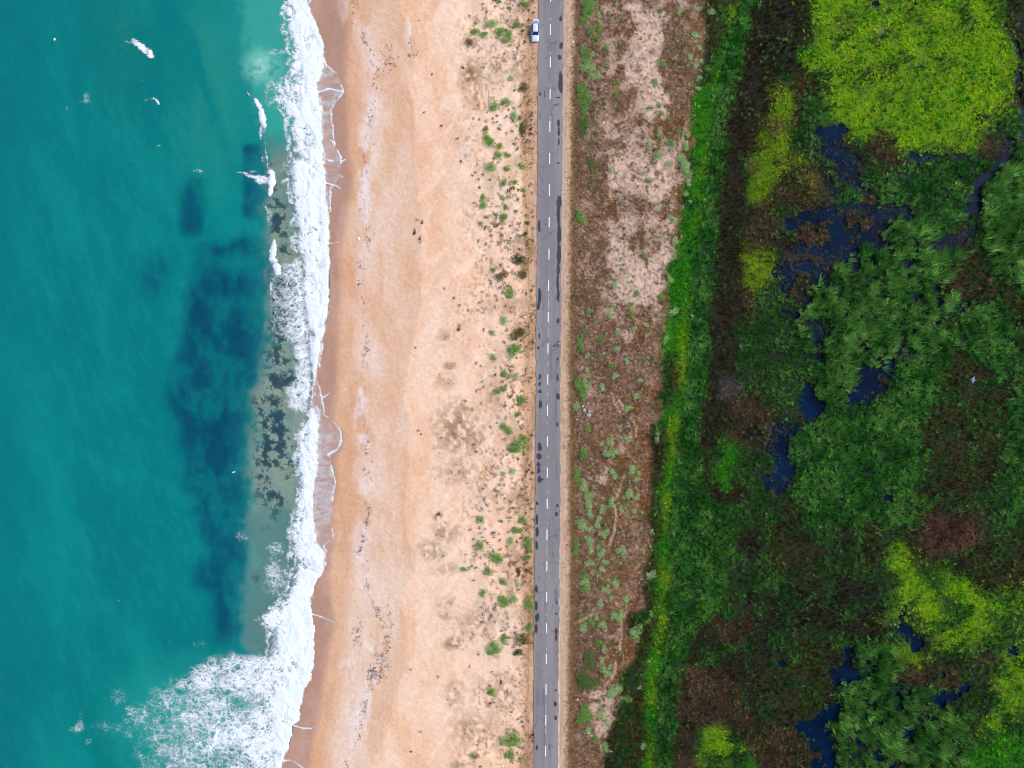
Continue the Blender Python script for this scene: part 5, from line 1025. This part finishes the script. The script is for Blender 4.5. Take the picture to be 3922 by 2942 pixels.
for q in ind:
    side = 0 if q[0] < 2100 else 1
    dr = min(range(len(dash_y)), key=lambda i: abs(dash_y[i] - q[1]))
    rows.setdefault((side, dr), []).append(q)
for (side, dr), L in rows.items():
    L.sort(key=lambda q: abs(q[0] - 2100))
    for r_i, q in enumerate(L):
        X, Y, rx, ry, kd = q
        big_ = 2 if rx * ry > .9 else (1 if rx * ry > .22 else 0)
        z = ground_z(X, Y); xx, yy = XY(X, Y, z + .3 * min(rx, ry))
        size = 'large' if rx * ry > .9 else ('mid-sized' if rx * ry > .3 else 'small')
        if side == 0: lb = f"{size} {CW[kd]} dune bush {NUM[r_i]} left from the road, level with {NUM[dr]} dash from top"
        else: lb = f"{size} {CW[kd]} scrub bush {NUM[r_i]} right from the road, level with {NUM[dr]} dash from top"
        o = bpy.data.objects.new('dune_bush' if side == 0 else 'scrub_bush', None); col.objects.link(o)
        o.location = (xx, yy, z - .03); o.rotation_euler = (0, 0, 0)
        tag(o, lb, 'bush', 'bushes on the dune sand left of the road' if side == 0 else 'bushes on the scrub strip right of the road')
        c = link('crown', crown(kd, random.randrange(5), big_), o)
        c.scale = (rx * (1.26 + .2 * side), ry * (1.26 + .2 * side), min(rx, ry) * random.uniform(.8, 1.1))
        rot = random.choice((0, math.pi)) if abs(rx - ry) > .15 * rx else random.uniform(0, 6.28)
        c.rotation_euler = (0, 0, rot)
        st = link('stem', STEMS[random.randrange(3)], o); st.scale = (rx, ry, min(rx, ry))
# the rest (smallest) as one mass of seedlings
Vs, Cs = [], []
rest_s = shr[LIM:]
for q in range(260):   # and the still smaller sprigs on the scrub
    X = random.uniform(2225, 2700); Y = random.uniform(-150, 3100)
    if X < float(curve(GRASS_L, np.array([Y]))[0]) - 10: rest_s.append([X, Y, random.uniform(.15, .34), random.uniform(.15, .34), random.choice('gssd')])
for X, Y, rx, ry, kd in rest_s:
    me = crown(kd, random.randrange(5), 0); n = len(me.vertices)
    co = np.empty(n * 3, np.float32); me.vertices.foreach_get('co', co); co = co.reshape(-1, 3)
    cl_ = np.empty(n * 4, np.float32); me.attributes['col'].data.foreach_get('color', cl_)
    z = ground_z(X, Y); xx, yy = XY(X, Y, z + .1)
    Vs.append(co * np.array([rx, ry, min(rx, ry)]) + np.array([xx, yy, z])); Cs.append(cl_.reshape(-1, 4)[:, :3])
Vs = np.concatenate(Vs); Cs = np.concatenate(Cs)
link('small_sprigs', new_mesh('small_sprigs', Vs, np.arange(len(Vs)).reshape(-1, 4), MLEAF, {'col': Cs}), kind='stuff', label='smallest green sprigs dotted over the scrub and the dunes', cat='small plants')
# pale leafy herbs where scrub meets marsh grass already listed; dead bush in the marsh
X, Y = TP('R2', 2010, 150); z = ground_z(X, Y); xx, yy = XY(X, Y, z + .6)
o = bpy.data.objects.new('dead_bush', None); col.objects.link(o); o.location = (xx, yy, z)
tag(o, 'rusty orange dead bush alone in dark olive sedge near the right edge', 'bush')
PALS['q'] = [(150, 88, 60), (176, 108, 78), (190, 124, 90)]
c = link('crown', crown('q', 1, 1), o); c.scale = (.85, 1.0, 1.2); st = link('stem', STEMS[0], o); st.scale = (.8, .8, 1.2)

# ------------------------------------------------------------------ mesh helpers for small things
def bm_obj(name, bm, mat, parent=None, loc=None, smooth=False, **kw):
    me = bpy.data.meshes.new(name); bmesh.ops.recalc_face_normals(bm, faces=bm.faces); bm.to_mesh(me); bm.free()
    if smooth:
        for p in me.polygons: p.use_smooth = True
    me.materials.append(mat)
    return link(name, me, parent, loc, **kw)
def loft(sections, cap=True):
    """sections: list of rings (lists of (x,y,z)), all same length"""
    bm = bmesh.new(); R = [[bm.verts.new(p) for p in s] for s in sections]
    n = len(R[0])
    for a, b in zip(R[:-1], R[1:]):
        for i in range(n): bm.faces.new((a[i], a[(i + 1) % n], b[(i + 1) % n], b[i]))
    if cap: bm.faces.new(R[0]); bm.faces.new(R[-1][::-1])
    return bm
def rock_mesh(r, seed, sq=.6):
    bm = bmesh.new(); bmesh.ops.create_icosphere(bm, subdivisions=2, radius=r)
    for v in bm.verts:
        nv = mnoise.noise(v.co * (1.3 / r) + Vector((seed * 3.1, seed, 0)))
        v.co *= 1 + .35 * nv; v.co.z *= sq
    return bm
MROCK = mat_plain('pale_grey_rock', (170, 162, 168), .9, nk=.4, ns=4)
for i, (x, y, r, lb) in enumerate([(387, 885, 30, 'largest pale grey rock of the group beside the roadside bushes'), (325, 815, 24, 'pale rock just left of the largest rock, touching the bush'), (392, 830, 16, 'small grey rock directly above the largest rock'),
                                   (300, 760, 18, 'cream coloured rock at the lower tip of the elongated bush'), (373, 720, 15, 'topmost small white rock of the group on the bare sand'), (222, 947, 14, 'lone small whitish rock nearest the road, below the bushes')]):
    X, Y = TP('T4', x, y); z = ground_z(X, Y); xx, yy = XY(X, Y, z)
    bm_obj('rock', rock_mesh(r * .27125 / PPM, i + 1), MROCK, loc=(xx, yy, z + .06), label=lb, cat='rock', group='pale rocks by the bushes right of the road')
ML = {'w': mat_plain('white_plastic', (240, 240, 244), .5), 'b': mat_plain('blue_plastic', (110, 160, 210), .5), 'r': mat_plain('red_plastic', (200, 60, 50), .5), 'k': mat_plain('dark_plastic', (40, 46, 66), .5)}
for i, (t, x, y, r, c, lb) in enumerate([('T1', 163, 590, .22, 'w', 'white scrap on the tan verge right of the road near the top'), ('D3', 1158, 1350, .25, 'w', 'white scrap on the verge left of the road near the bottom'),
        ('D2', 1205, 396, .22, 'w', 'yellowish white scrap on the bare verge left of the road'), ('D3', 1060, 1645, .22, 'w', 'white scrap at the foot of the picture below the dune bushes'), ('T6', 230, 1585, .18, 'w', 'tiny white scrap on brown ground near the lower verge'),
        ('T6', 697, 1570, .2, 'w', 'white scrap at the lower edge of a large sage bush'), ('D3', 977, 230, .26, 'b', 'light blue scrap lying on the dune sand between green bushes'), ('D1', 515, 132, .18, 'r', 'tiny red scrap on the open sand near the top'),
        ('T2', 595, 75, .2, 'w', 'white scrap on rusty scrub below the curved vehicle track'), ('D2', 1178, 490, .42, 'k', 'dark blue bag in olive bushes beside the road'), ('D1', 125, 1548, .3, 'w', 'white scrap on the damp side of the wrack line')]):
    X, Y = TP(t, x, y); z = ground_z(X, Y); xx, yy = XY(X, Y, z)
    bm = bmesh.new(); bmesh.ops.create_icosphere(bm, subdivisions=2, radius=r)
    for v in bm.verts:
        nv = mnoise.noise(v.co * (3 / r) * .5 + Vector((i * 5.3, 1, 2))); v.co *= 1 + .7 * nv; v.co.z *= .45
    bm_obj('litter_scrap' if c != 'k' else 'plastic_bag', bm, ML[c], loc=(xx, yy, z + r * .3), label=lb, cat='litter', group='bits of litter lying about')
# driftwood
X, Y = TP('D1', 915, 1358); z = ground_z(X, Y); xx, yy = XY(X, Y, z)
bm = bmesh.new()
pts = [(-.75, -.28, .05, .05), (-.3, -.1, .07, .07), (.2, .06, .08, .06), (.75, .3, .07, .035)]
secs = [[(x, y - math.sin(a) * r * .6, zz + math.cos(a) * r) for a in [k * math.pi / 3 for k in range(6)]] for x, y, zz, r in pts]
bm_obj('driftwood', loft(secs), mat_plain('weathered_wood', (120, 92, 74), .9, nk=.4), loc=(xx, yy, z), label='short dark stick of driftwood on sand just below a green bush', cat='driftwood')

# birds
MBW = mat_plain('white_feathers', (232, 236, 240), .8); MBG = mat_plain('grey_feathers', (120, 134, 156), .8); MBK = mat_plain('dark_feathers', (40, 38, 48), .8)
def bird(name, X, Y, z, span, length, rot, mb, mw, label, wings=True, cat='bird', grp=None):
    xx, yy = XY(X, Y, z)
    o = bpy.data.objects.new(name, None); col.objects.link(o); o.location = (xx, yy, z); o.rotation_euler = (0, 0, rot); tag(o, label, cat, grp)
    L = length; secs = []
    for t, r, dz in [(-.5, .015, .0), (-.42, .05, 0), (-.2, .10, 0), (.05, .13, .0), (.25, .09, .02), (.36, .045, .04), (.44, .06, .05), (.50, .03, .05), (.56, .008, .04)]:
        secs.append([(math.cos(a) * r * L, t * L, dz * L + math.sin(a) * r * L * .9) for a in [k * math.pi / 4 for k in range(8)]])
    bm_obj('body', loft(secs), mb, o, smooth=True)
    if wings:
        for s in (-1, 1):
            rows_ = []
            for u_, le, te, zz in [(.0, .20, -.12, .02), (.25, .26, -.12, .06), (.55, .20, -.10, .05), (.85, .02, -.12, .02), (1.0, -.14, -.17, .0)]:
                xw = s * (.06 * L + u_ * span * .5)
                rows_.append([(xw, le * L, zz), (xw, (le + te) / 2 * L, zz + .015), (xw, te * L, zz), (xw, (le + te) / 2 * L, zz - .01)])
            bm_obj('wing', loft(rows_), mw, o)
    else:
        for s in (-1, 1):
            secs = [[(s * .085 * L + math.cos(a) * .03 * L * k_, t * L, .03 * L + math.sin(a) * .07 * L * k_) for a in [q * math.pi / 3 for q in range(6)]] for t, k_ in [(-.48, .25), (-.25, .9), (.0, 1.1), (.18, .5)]]
            bm_obj('wing', loft(secs), mw, o)
            bm = bmesh.new(); bmesh.ops.create_cone(bm, segments=5, radius1=.008, radius2=.008, depth=.26 * L, matrix=Matrix.Translation((s * .05 * L, 0, -.2 * L))); bm_obj('leg', bm, MBK, o)
    return o
bird('seabird', 895.5, 1809, 2.0, .95, .5, rad(15), MBW, MBW, 'white seabird in flight over the dark reef, right of sea centre')
bird('seabird', 210, 151, 1.2, .8, .45, rad(150), MBW, MBW, 'white seabird low over open water near the top left')
bird('seabird', 1528.5, 1670, 2.05 + .16, .9, .5, rad(30), MBW, MBK, 'white and black seabird standing on the open beach sand', wings=False)
bird('heron', 3728, 1455, ground_z(3728, 1455) + 2.2, 1.5, 1.5, rad(80), MBG, MBG, 'blue grey and white heron low over dark sedge at right')

# ------------------------------------------------------------------ car
def car():
    xx, yy = XY(2050, 128, 3.0)
    o = bpy.data.objects.new('parked_car', None); col.objects.link(o); o.location = (xx, yy, 2.88); o.rotation_euler = (0, 0, rad(-1.2))
    tag(o, 'silver white estate car with raised tailgate parked on the left verge', 'car')
    MP = mat_plain('silver_white_paint', (222, 226, 240), .28, .1, nk=.03, coat=1.0)
    MGL = mat_plain('tinted_glass', (22, 44, 92), .06, nk=.05); MK = mat_plain('black_plastic', (24, 24, 30), .7); MTY = mat_plain('tyre_rubber', (26, 26, 28), .85)
    MRI = mat_plain('alloy_rim', (170, 172, 178), .35, .8); MHL = mat_plain('headlight_lens', (190, 205, 225), .1); MTL = mat_plain('tail_light_lens', (140, 20, 20), .2); MIN = mat_plain('dark_cabin_trim', (34, 26, 36), .8)
    # lower body: front towards -Y
    def ring(y, wf, zb, zs, zt, cr=.0):
        h = wf
        return [(-h * .94, y, zb), (-h, y, zb + .12), (-h, y, zs), (-h * .965, y, zs + .10), (-h * .80, y, zt), (-h * .4, y, zt + cr), (0, y, zt + cr * 1.2), (h * .4, y, zt + cr), (h * .80, y, zt), (h * .965, y, zs + .10), (h, y, zs), (h, y, zb + .12), (h * .94, y, zb)]
    S = [(-2.20, .50, .32, .45, .58, .0), (-2.14, .72, .24, .50, .66, .02), (-1.98, .83, .20, .56, .74, .03), (-1.6, .87, .20, .62, .82, .04), (-1.2, .875, .20, .66, .88, .045), (-.85, .88, .20, .70, .93, .03), (-.7, .88, .20, .72, .90, 0),
         (0.2, .88, .20, .74, .90, 0), (1.2, .88, .20, .76, .90, 0), (1.75, .87, .22, .76, .90, 0), (2.02, .83, .26, .74, .86, 0), (2.12, .78, .32, .66, .78, 0)]
    bm = loft([ring(*s) for s in S]); bmesh.ops.bevel(bm, geom=[e for e in bm.edges if e.calc_length() > .6 and False], offset=.01) if False else None
    body = bm_obj('body', bm, MP, o, smooth=True)
    # cabin glass volume
    def gr(y, wb, wt, zb, zt): return [(-wb, y, zb), (-wt, y, zt), (wt, y, zt), (wb, y, zb)]
    def glass(name, pts8):
        bm = bmesh.new(); v = [bm.verts.new(p) for p in pts8]
        for f in [(0, 1, 2, 3), (4, 7, 6, 5), (0, 4, 5, 1), (1, 5, 6, 2), (2, 6, 7, 3), (3, 7, 4, 0)]: bm.faces.new([v[i] for i in f])
        return bm_obj(name, bm, MGL, o)
    def slab(q, t=.02):   # quad thickened along its normal
        a, b, c, d_ = [Vector(p) for p in q]; n_ = (b - a).cross(d_ - a).normalized() * t
        return [a, b, c, d_, a + n_, b + n_, c + n_, d_ + n_]
    glass('windscreen', slab([(-.78, -.86, .93), (.78, -.86, .93), (.60, -.22, 1.40), (-.60, -.22, 1.40)]))
    for s in (-1, 1):
        glass('side_window', slab([(s * .83, -.70, .93), (s * .82, 1.85, .93), (s * .64, 1.62, 1.38), (s * .63, -.16, 1.38)]))
    # roof
    rr = []
    for y, z_, w_ in [(-.24, 1.405, .60), (-.05, 1.44, .62), (.6, 1.47, .63), (1.2, 1.46, .62), (1.62, 1.43, .60)]:
        rr.append([(-w_, y, z_ - .02), (-w_ * .92, y, z_ + .015), (-w_ * .5, y, z_ + .035), (0, y, z_ + .04), (w_ * .5, y, z_ + .035), (w_ * .92, y, z_ + .015), (w_, y, z_ - .02), (0, y, z_ - .03)])
    bm_obj('roof', loft(rr), MP, o, smooth=True)
    # pillars
    def bar(name, p, q, r=.03, m=MP, parent=o):
        p, q = Vector(p), Vector(q); bm = bmesh.new()
        bmesh.ops.create_cone(bm, segments=6, radius1=r, radius2=r, depth=(q - p).length, matrix=Matrix.Translation((p + q) / 2) @ (q - p).to_track_quat('Z', 'Y').to_matrix().to_4x4())
        return bm_obj(name, bm, m, parent)
    for s in (-1, 1):
        bar('front_pillar', (s * .82, -.84, .92), (s * .63, -.2, 1.40), .03); bar('rear_pillar', (s * .82, 1.95, .9), (s * .62, 1.62, 1.41), .045); bar('roof_rail', (s * .60, -.1, 1.475), (s * .58, 1.5, 1.475), .015, MK)
    # load floor and cabin trim
    bm = bmesh.new(); bmesh.ops.create_cube(bm, size=1, matrix=Matrix.Translation((0, .75, .925)) @ Matrix.Diagonal((1.5, 2.5, .03, 1))); bm_obj('cabin_trim', bm, MIN, o)
    for y_ in (-.25, .65):
        for s in (-1, 1):
            secs = [[(s * .36 + a * .24, y_ + b * .09 + q * .16, .95 + q * .36) for a, b in [(-1, -1), (1, -1), (1, 1), (-1, 1)]] for q in (0, .6, 1)]
            bm_obj('seat', loft(secs), MIN, o)
    # tailgate raised
    tg = []
    for t in (0, .2, .55, .8, 1.0):
        y_ = 1.66 + t * .86; z_ = 1.46 + t * .36 - .06 * t * t; w_ = .60 + .12 * min(1, t * 2)
        tg.append([(-w_, y_, z_), (-w_ * .9, y_, z_ + .05), (w_ * .9, y_, z_ + .05), (w_, y_, z_), (0, y_, z_ - .03)])
    tgo = bm_obj('tailgate', loft(tg), MP, o)
    q = [(-.52, 1.78, 1.565), (.52, 1.78, 1.565), (.56, 2.12, 1.70), (-.56, 2.12, 1.70)]
    bm = bmesh.new(); v = [bm.verts.new(p) for p in slab(q, .012)]
    for f in [(0, 1, 2, 3), (4, 7, 6, 5), (0, 4, 5, 1), (1, 5, 6, 2), (2, 6, 7, 3), (3, 7, 4, 0)]: bm.faces.new([v[i] for i in f])
    bm_obj('rear_window', bm, mat_plain('pale_glass', (120, 150, 200), .08), tgo)
    for s in (-1, 1): bar('gas_strut', (s * .62, 1.75, 1.30), (s * .60, 2.15, 1.62), .012, MK)
    # wheels
    for s in (-1, 1):
        for y_ in (-1.42, 1.28):
            M_ = Matrix.Translation((s * .80, y_, .31)) @ Matrix.Rotation(rad(90), 4, 'Y')
            e_ = bpy.data.objects.new('wheel', None); col.objects.link(e_); e_.parent = o
            bm = bmesh.new(); bmesh.ops.create_cone(bm, segments=24, radius1=.31, radius2=.31, depth=.2, cap_ends=True, matrix=M_); bm_obj('tyre', bm, MTY, e_)
            bm = bmesh.new(); bmesh.ops.create_cone(bm, segments=16, radius1=.2, radius2=.17, depth=.215, cap_ends=True, matrix=M_); bm_obj('rim', bm, MRI, e_)
        bm = bmesh.new(); bmesh.ops.create_uvsphere(bm, u_segments=8, v_segments=6, radius=.1, matrix=Matrix.Translation((s * .97, -.62, .98)) @ Matrix.Diagonal((1.0, .6, .75, 1))); bm_obj('wing_mirror', bm, MP, o, smooth=True)
        bm = bmesh.new(); bmesh.ops.create_cube(bm, size=1, matrix=Matrix.Translation((s * .62, -2.06, .60)) @ Matrix.Rotation(s * .35, 4, 'Z') @ Matrix.Diagonal((.34, .14, .13, 1))); bmesh.ops.bevel(bm, geom=bm.edges[:], offset=.03, segments=2); bm_obj('headlight', bm, MHL, o)
        bm = bmesh.new(); bmesh.ops.create_cube(bm, size=1, matrix=Matrix.Translation((s * .79, 2.02, .72)) @ Matrix.Diagonal((.12, .12, .3, 1))); bmesh.ops.bevel(bm, geom=bm.edges[:], offset=.02, segments=1); bm_obj('tail_light', bm, MTL, o)
    bm = bmesh.new(); bmesh.ops.create_cube(bm, size=1, matrix=Matrix.Translation((0, -2.19, .40)) @ Matrix.Diagonal((.9, .06, .16, 1))); bmesh.ops.bevel(bm, geom=bm.edges[:], offset=.02, segments=1); bm_obj('grille', bm, MK, o)
    secs = [[(x, y, z_) for x, y, z_ in [(-.78, 2.08, zz), (.78, 2.08, zz), (.70, 2.2, zz), (-.70, 2.2, zz)] for z_ in [zz]] for zz in (.3, .5)]
    bm_obj('bumper', loft(secs), MK, o)
car()

# ------------------------------------------------------------------ cyclist and bicycle
def skin_mesh(name, pts, edges, mat, parent=None, sub=2):
    me = bpy.data.meshes.new(name); me.from_pydata([p[:3] for p in pts], edges, []); me.update()
    ob = bpy.data.objects.new(name, me); col.objects.link(ob)
    m = ob.modifiers.new('skin', 'SKIN'); m.use_smooth_shade = True
    for i, p in enumerate(pts):
        r = p[3] if len(p) == 4 else p[3:5]
        me.skin_vertices[0].data[i].radius = (r, r) if not isinstance(r, tuple) else r
        me.skin_vertices[0].data[i].use_root = (i == 0)
    s = ob.modifiers.new('sub', 'SUBSURF'); s.levels = sub; s.render_levels = sub
    dg = bpy.context.evaluated_depsgraph_get(); ev = bpy.data.meshes.new_from_object(ob.evaluated_get(dg))
    bpy.data.objects.remove(ob); ev.name = name
    for p in ev.polygons: p.use_smooth = True
    ev.materials.clear(); ev.materials.append(mat)
    return link(name, ev, parent)
def cyclist():
    bx_, by_ = XY(2139.5, 1319, 3.0); zr = 2.985
    MF = mat_plain('dark_frame_paint', (40, 40, 52), .4); MTY = mat_plain('bicycle_tyre', (30, 30, 32), .8)
    b = bpy.data.objects.new('bicycle', None); col.objects.link(b); b.location = (bx_, by_, zr); tag(b, 'dark bicycle under the rider on the right hand lane', 'bicycle')
    def tube(name, p, q, r, m=MF, parent=b):
        p, q = Vector(p), Vector(q); bm = bmesh.new()
        bmesh.ops.create_cone(bm, segments=8, radius1=r, radius2=r, depth=(q - p).length, matrix=Matrix.Translation((p + q) / 2) @ (q - p).to_track_quat('Z', 'Y').to_matrix().to_4x4())
        return bm, m, parent
    def frame(segs, name, r=.016, m=MF, parent=b):
        bm = bmesh.new()
        for p, q in segs:
            p, q = Vector(p), Vector(q)
            bmesh.ops.create_cone(bm, segments=8, radius1=r, radius2=r, depth=(q - p).length, matrix=Matrix.Translation((p + q) / 2) @ (q - p).to_track_quat('Z', 'Y').to_matrix().to_4x4())
        return bm_obj(name, bm, m, parent)
    frame([((0, -.18, .88), (0, -.02, .30)), ((0, -.02, .30), (0, .42, .80)), ((0, -.13, .80), (0, .40, .86)), ((0, -.5, .34), (0, -.02, .30)), ((0, -.5, .34), (0, -.14, .82))], 'frame')
    frame([((0, .40, .92), (0, .45, .72)), ((0, .45, .72), (.05, .52, .34)), ((0, .45, .72), (-.05, .52, .34))], 'fork', .013)
    frame([((0, .38, 1.0), (0, .41, .90)), ((-.26, .34, 1.02), (0, .40, 1.0)), ((.26, .34, 1.02), (0, .40, 1.0))], 'handlebar', .013)
    for y_ in (-.5, .52):
        w_ = bpy.data.objects.new('wheel', None); col.objects.link(w_); w_.parent = b
        bm = bmesh.new(); n, m_ = 32, 6; ring_ = []
        for i in range(n):
            a = 2 * math.pi * i / n; ring_.append([bm.verts.new(((.02 * math.cos(c_)), y_ + (.32 + .02 * math.sin(c_)) * math.cos(a), .34 + (.32 + .02 * math.sin(c_)) * math.sin(a))) for c_ in [2 * math.pi * j / m_ for j in range(m_)]])
        for i in range(n):
            for j in range(m_): bm.faces.new((ring_[i][j], ring_[i][(j + 1) % m_], ring_[(i + 1) % n][(j + 1) % m_], ring_[(i + 1) % n][j]))
        bm_obj('tyre', bm, MTY, w_)
        bm = bmesh.new()
        for i in range(12):
            a = math.pi * 2 * i / 12; q = Vector((0, math.cos(a), math.sin(a))); cpt = Vector((0, y_, .34)) + q * .16
            bmesh.ops.create_cone(bm, segments=4, radius1=.004, radius2=.004, depth=.31, matrix=Matrix.Translation(cpt) @ q.to_track_quat('Z', 'Y').to_matrix().to_4x4())
        bm_obj('spokes', bm, mat_plain('steel_spoke', (160, 160, 165), .3, .9), w_)
    secs = [[(x, y, .93 + dz) for x, dz in [(-w2, 0), (0, -.03), (w2, 0), (0, .03)]] for y, w2 in [(-.32, .07), (-.22, .075), (-.1, .03), (-.02, .02)]]
    bm_obj('saddle', loft(secs), MTY, b)
    frame([((0, -.02, .30), (.0, .08, .17)), ((0, -.02, .30), (0, -.12, .43)), ((-.14, .08, .17), (.0, .08, .17)), ((0, -.12, .43), (.14, -.12, .43))], 'crank', .012)
    # rider
    MS = mat_plain('tanned_skin', (176, 112, 92), .6, nk=.1); MSH = mat_plain('salmon_shirt', (238, 158, 142), .85, nk=.2); MBL = mat_plain('blue_shorts', (52, 74, 140), .85, nk=.2); MHA = mat_plain('dark_hair', (38, 20, 32), .8, nk=.4); MWA = mat_plain('lavender_waistband', (196, 178, 220), .85)
    p = bpy.data.objects.new('person', None); col.objects.link(p); p.location = (bx_, by_, zr)
    tag(p, 'dark haired cyclist in salmon top and blue shorts riding on the right lane', 'person')
    P = [(0, -.22, 1.0, .13), (0, -.08, 1.14, .12), (0, .10, 1.27, .13), (0, .20, 1.34, .10), (0, .27, 1.41, .055), (0, .31, 1.48, .085), (0, .335, 1.56, .09), (0, .345, 1.63, .06),
         (-.17, .17, 1.33, .055), (-.25, .26, 1.17, .04), (-.25, .33, 1.06, .028), (-.25, .36, 1.04, .03),
         (.17, .17, 1.33, .055), (.25, .26, 1.17, .04), (.25, .33, 1.06, .028), (.25, .36, 1.04, .03),
         (-.10, -.20, .96, .09), (-.13, .12, .68, .065), (-.13, .03, .42, .05), (-.13, .02, .22, .032), (-.13, .15, .17, .028),
         (.10, -.20, .96, .09), (.13, .20, .88, .065), (.13, .02, .66, .05), (.13, -.08, .47, .032), (.13, .05, .43, .028)]
    E = [(0, 1), (1, 2), (2, 3), (3, 4), (4, 5), (5, 6), (6, 7), (3, 8), (8, 9), (9, 10), (10, 11), (3, 12), (12, 13), (13, 14), (14, 15), (0, 16), (16, 17), (17, 18), (18, 19), (19, 20), (0, 21), (21, 22), (22, 23), (23, 24), (24, 25)]
    # fingers and thumbs closed round the grips
    for s, wi in ((-1, 11), (1, 15)):
        base = P[wi]
        for f_ in range(4):
            ox = s * (-.03 + .02 * f_); i0 = len(P)
            P += [(base[0] + ox, base[1] + .035, base[2] + .012, .009), (base[0] + ox, base[1] + .05, base[2] - .015, .008), (base[0] + ox, base[1] + .025, base[2] - .035, .007)]
            E += [(wi, i0), (i0, i0 + 1), (i0 + 1, i0 + 2)]
        i0 = len(P); P += [(base[0] - s * .035, base[1] + .005, base[2] - .01, .010), (base[0] - s * .04, base[1] + .02, base[2] - .03, .008)]; E += [(wi, i0), (i0, i0 + 1)]
    skin_mesh('body', P, E, MS, p, 1)
    skin_mesh('shirt', [(0, -.13, 1.09, .14), (0, .06, 1.25, .145), (0, .16, 1.32, .13), (0, .21, 1.36, .075), (-.17, .165, 1.335, .072), (-.21, .215, 1.25, .058), (.17, .165, 1.335, .072), (.21, .215, 1.25, .058)], [(0, 1), (1, 2), (2, 3), (2, 4), (4, 5), (2, 6), (6, 7)], MSH, p, 1)
    skin_mesh('waistband', [(0, -.16, 1.07, .142), (0, -.09, 1.13, .142)], [(0, 1)], MWA, p, 1)
    skin_mesh('shorts', [(0, -.24, 1.0, .15), (0, -.15, 1.07, .142), (-.11, -.18, .955, .108), (-.13, .0, .80, .088), (.11, -.18, .955, .108), (.13, .03, .91, .088)], [(0, 1), (0, 2), (2, 3), (0, 4), (4, 5)], MBL, p, 1)
    skin_mesh('hair', [(0, .27, 1.55, .055), (0, .31, 1.62, .085), (0, .345, 1.655, .075), (0, .25, 1.48, .04)], [(3, 0), (0, 1), (1, 2)], MHA, p, 1)
    for s in (-1, 1):
        bm = bmesh.new(); bmesh.ops.create_uvsphere(bm, u_segments=8, v_segments=6, radius=.012, matrix=Matrix.Translation((s * .032, .425, 1.565))); bm_obj('eye', bm, MBK, p)
        bm = bmesh.new(); bmesh.ops.create_uvsphere(bm, u_segments=8, v_segments=6, radius=.028, matrix=Matrix.Translation((s * .09, .335, 1.56)) @ Matrix.Diagonal((.4, .8, 1, 1))); bm_obj('ear', bm, MS, p)
        fy, fz = ((.09, .17) if s < 0 else (.0, .43)); secs = [[(s * .13 + a * w2, fy + y_, fz + dz) for a, dz in [(-1, -.045), (1, -.045), (.8, hh), (-.8, hh)]] for y_, w2, hh in [(-.09, .035, .04), (0, .045, .04), (.1, .045, .0), (.16, .03, -.02)]]
        bm_obj('shoe', loft(secs), MBW, p)
    bm = bmesh.new(); bmesh.ops.create_cone(bm, segments=6, radius1=.018, radius2=.008, depth=.05, matrix=Matrix.Translation((0, .435, 1.535))); bm_obj('nose', bm, MS, p)
    bm = bmesh.new(); bmesh.ops.create_cube(bm, size=1, matrix=Matrix.Translation((0, .42, 1.50)) @ Matrix.Diagonal((.05, .012, .012, 1))); bm_obj('mouth', bm, mat_plain('lips', (150, 80, 76), .5), p)
cyclist()
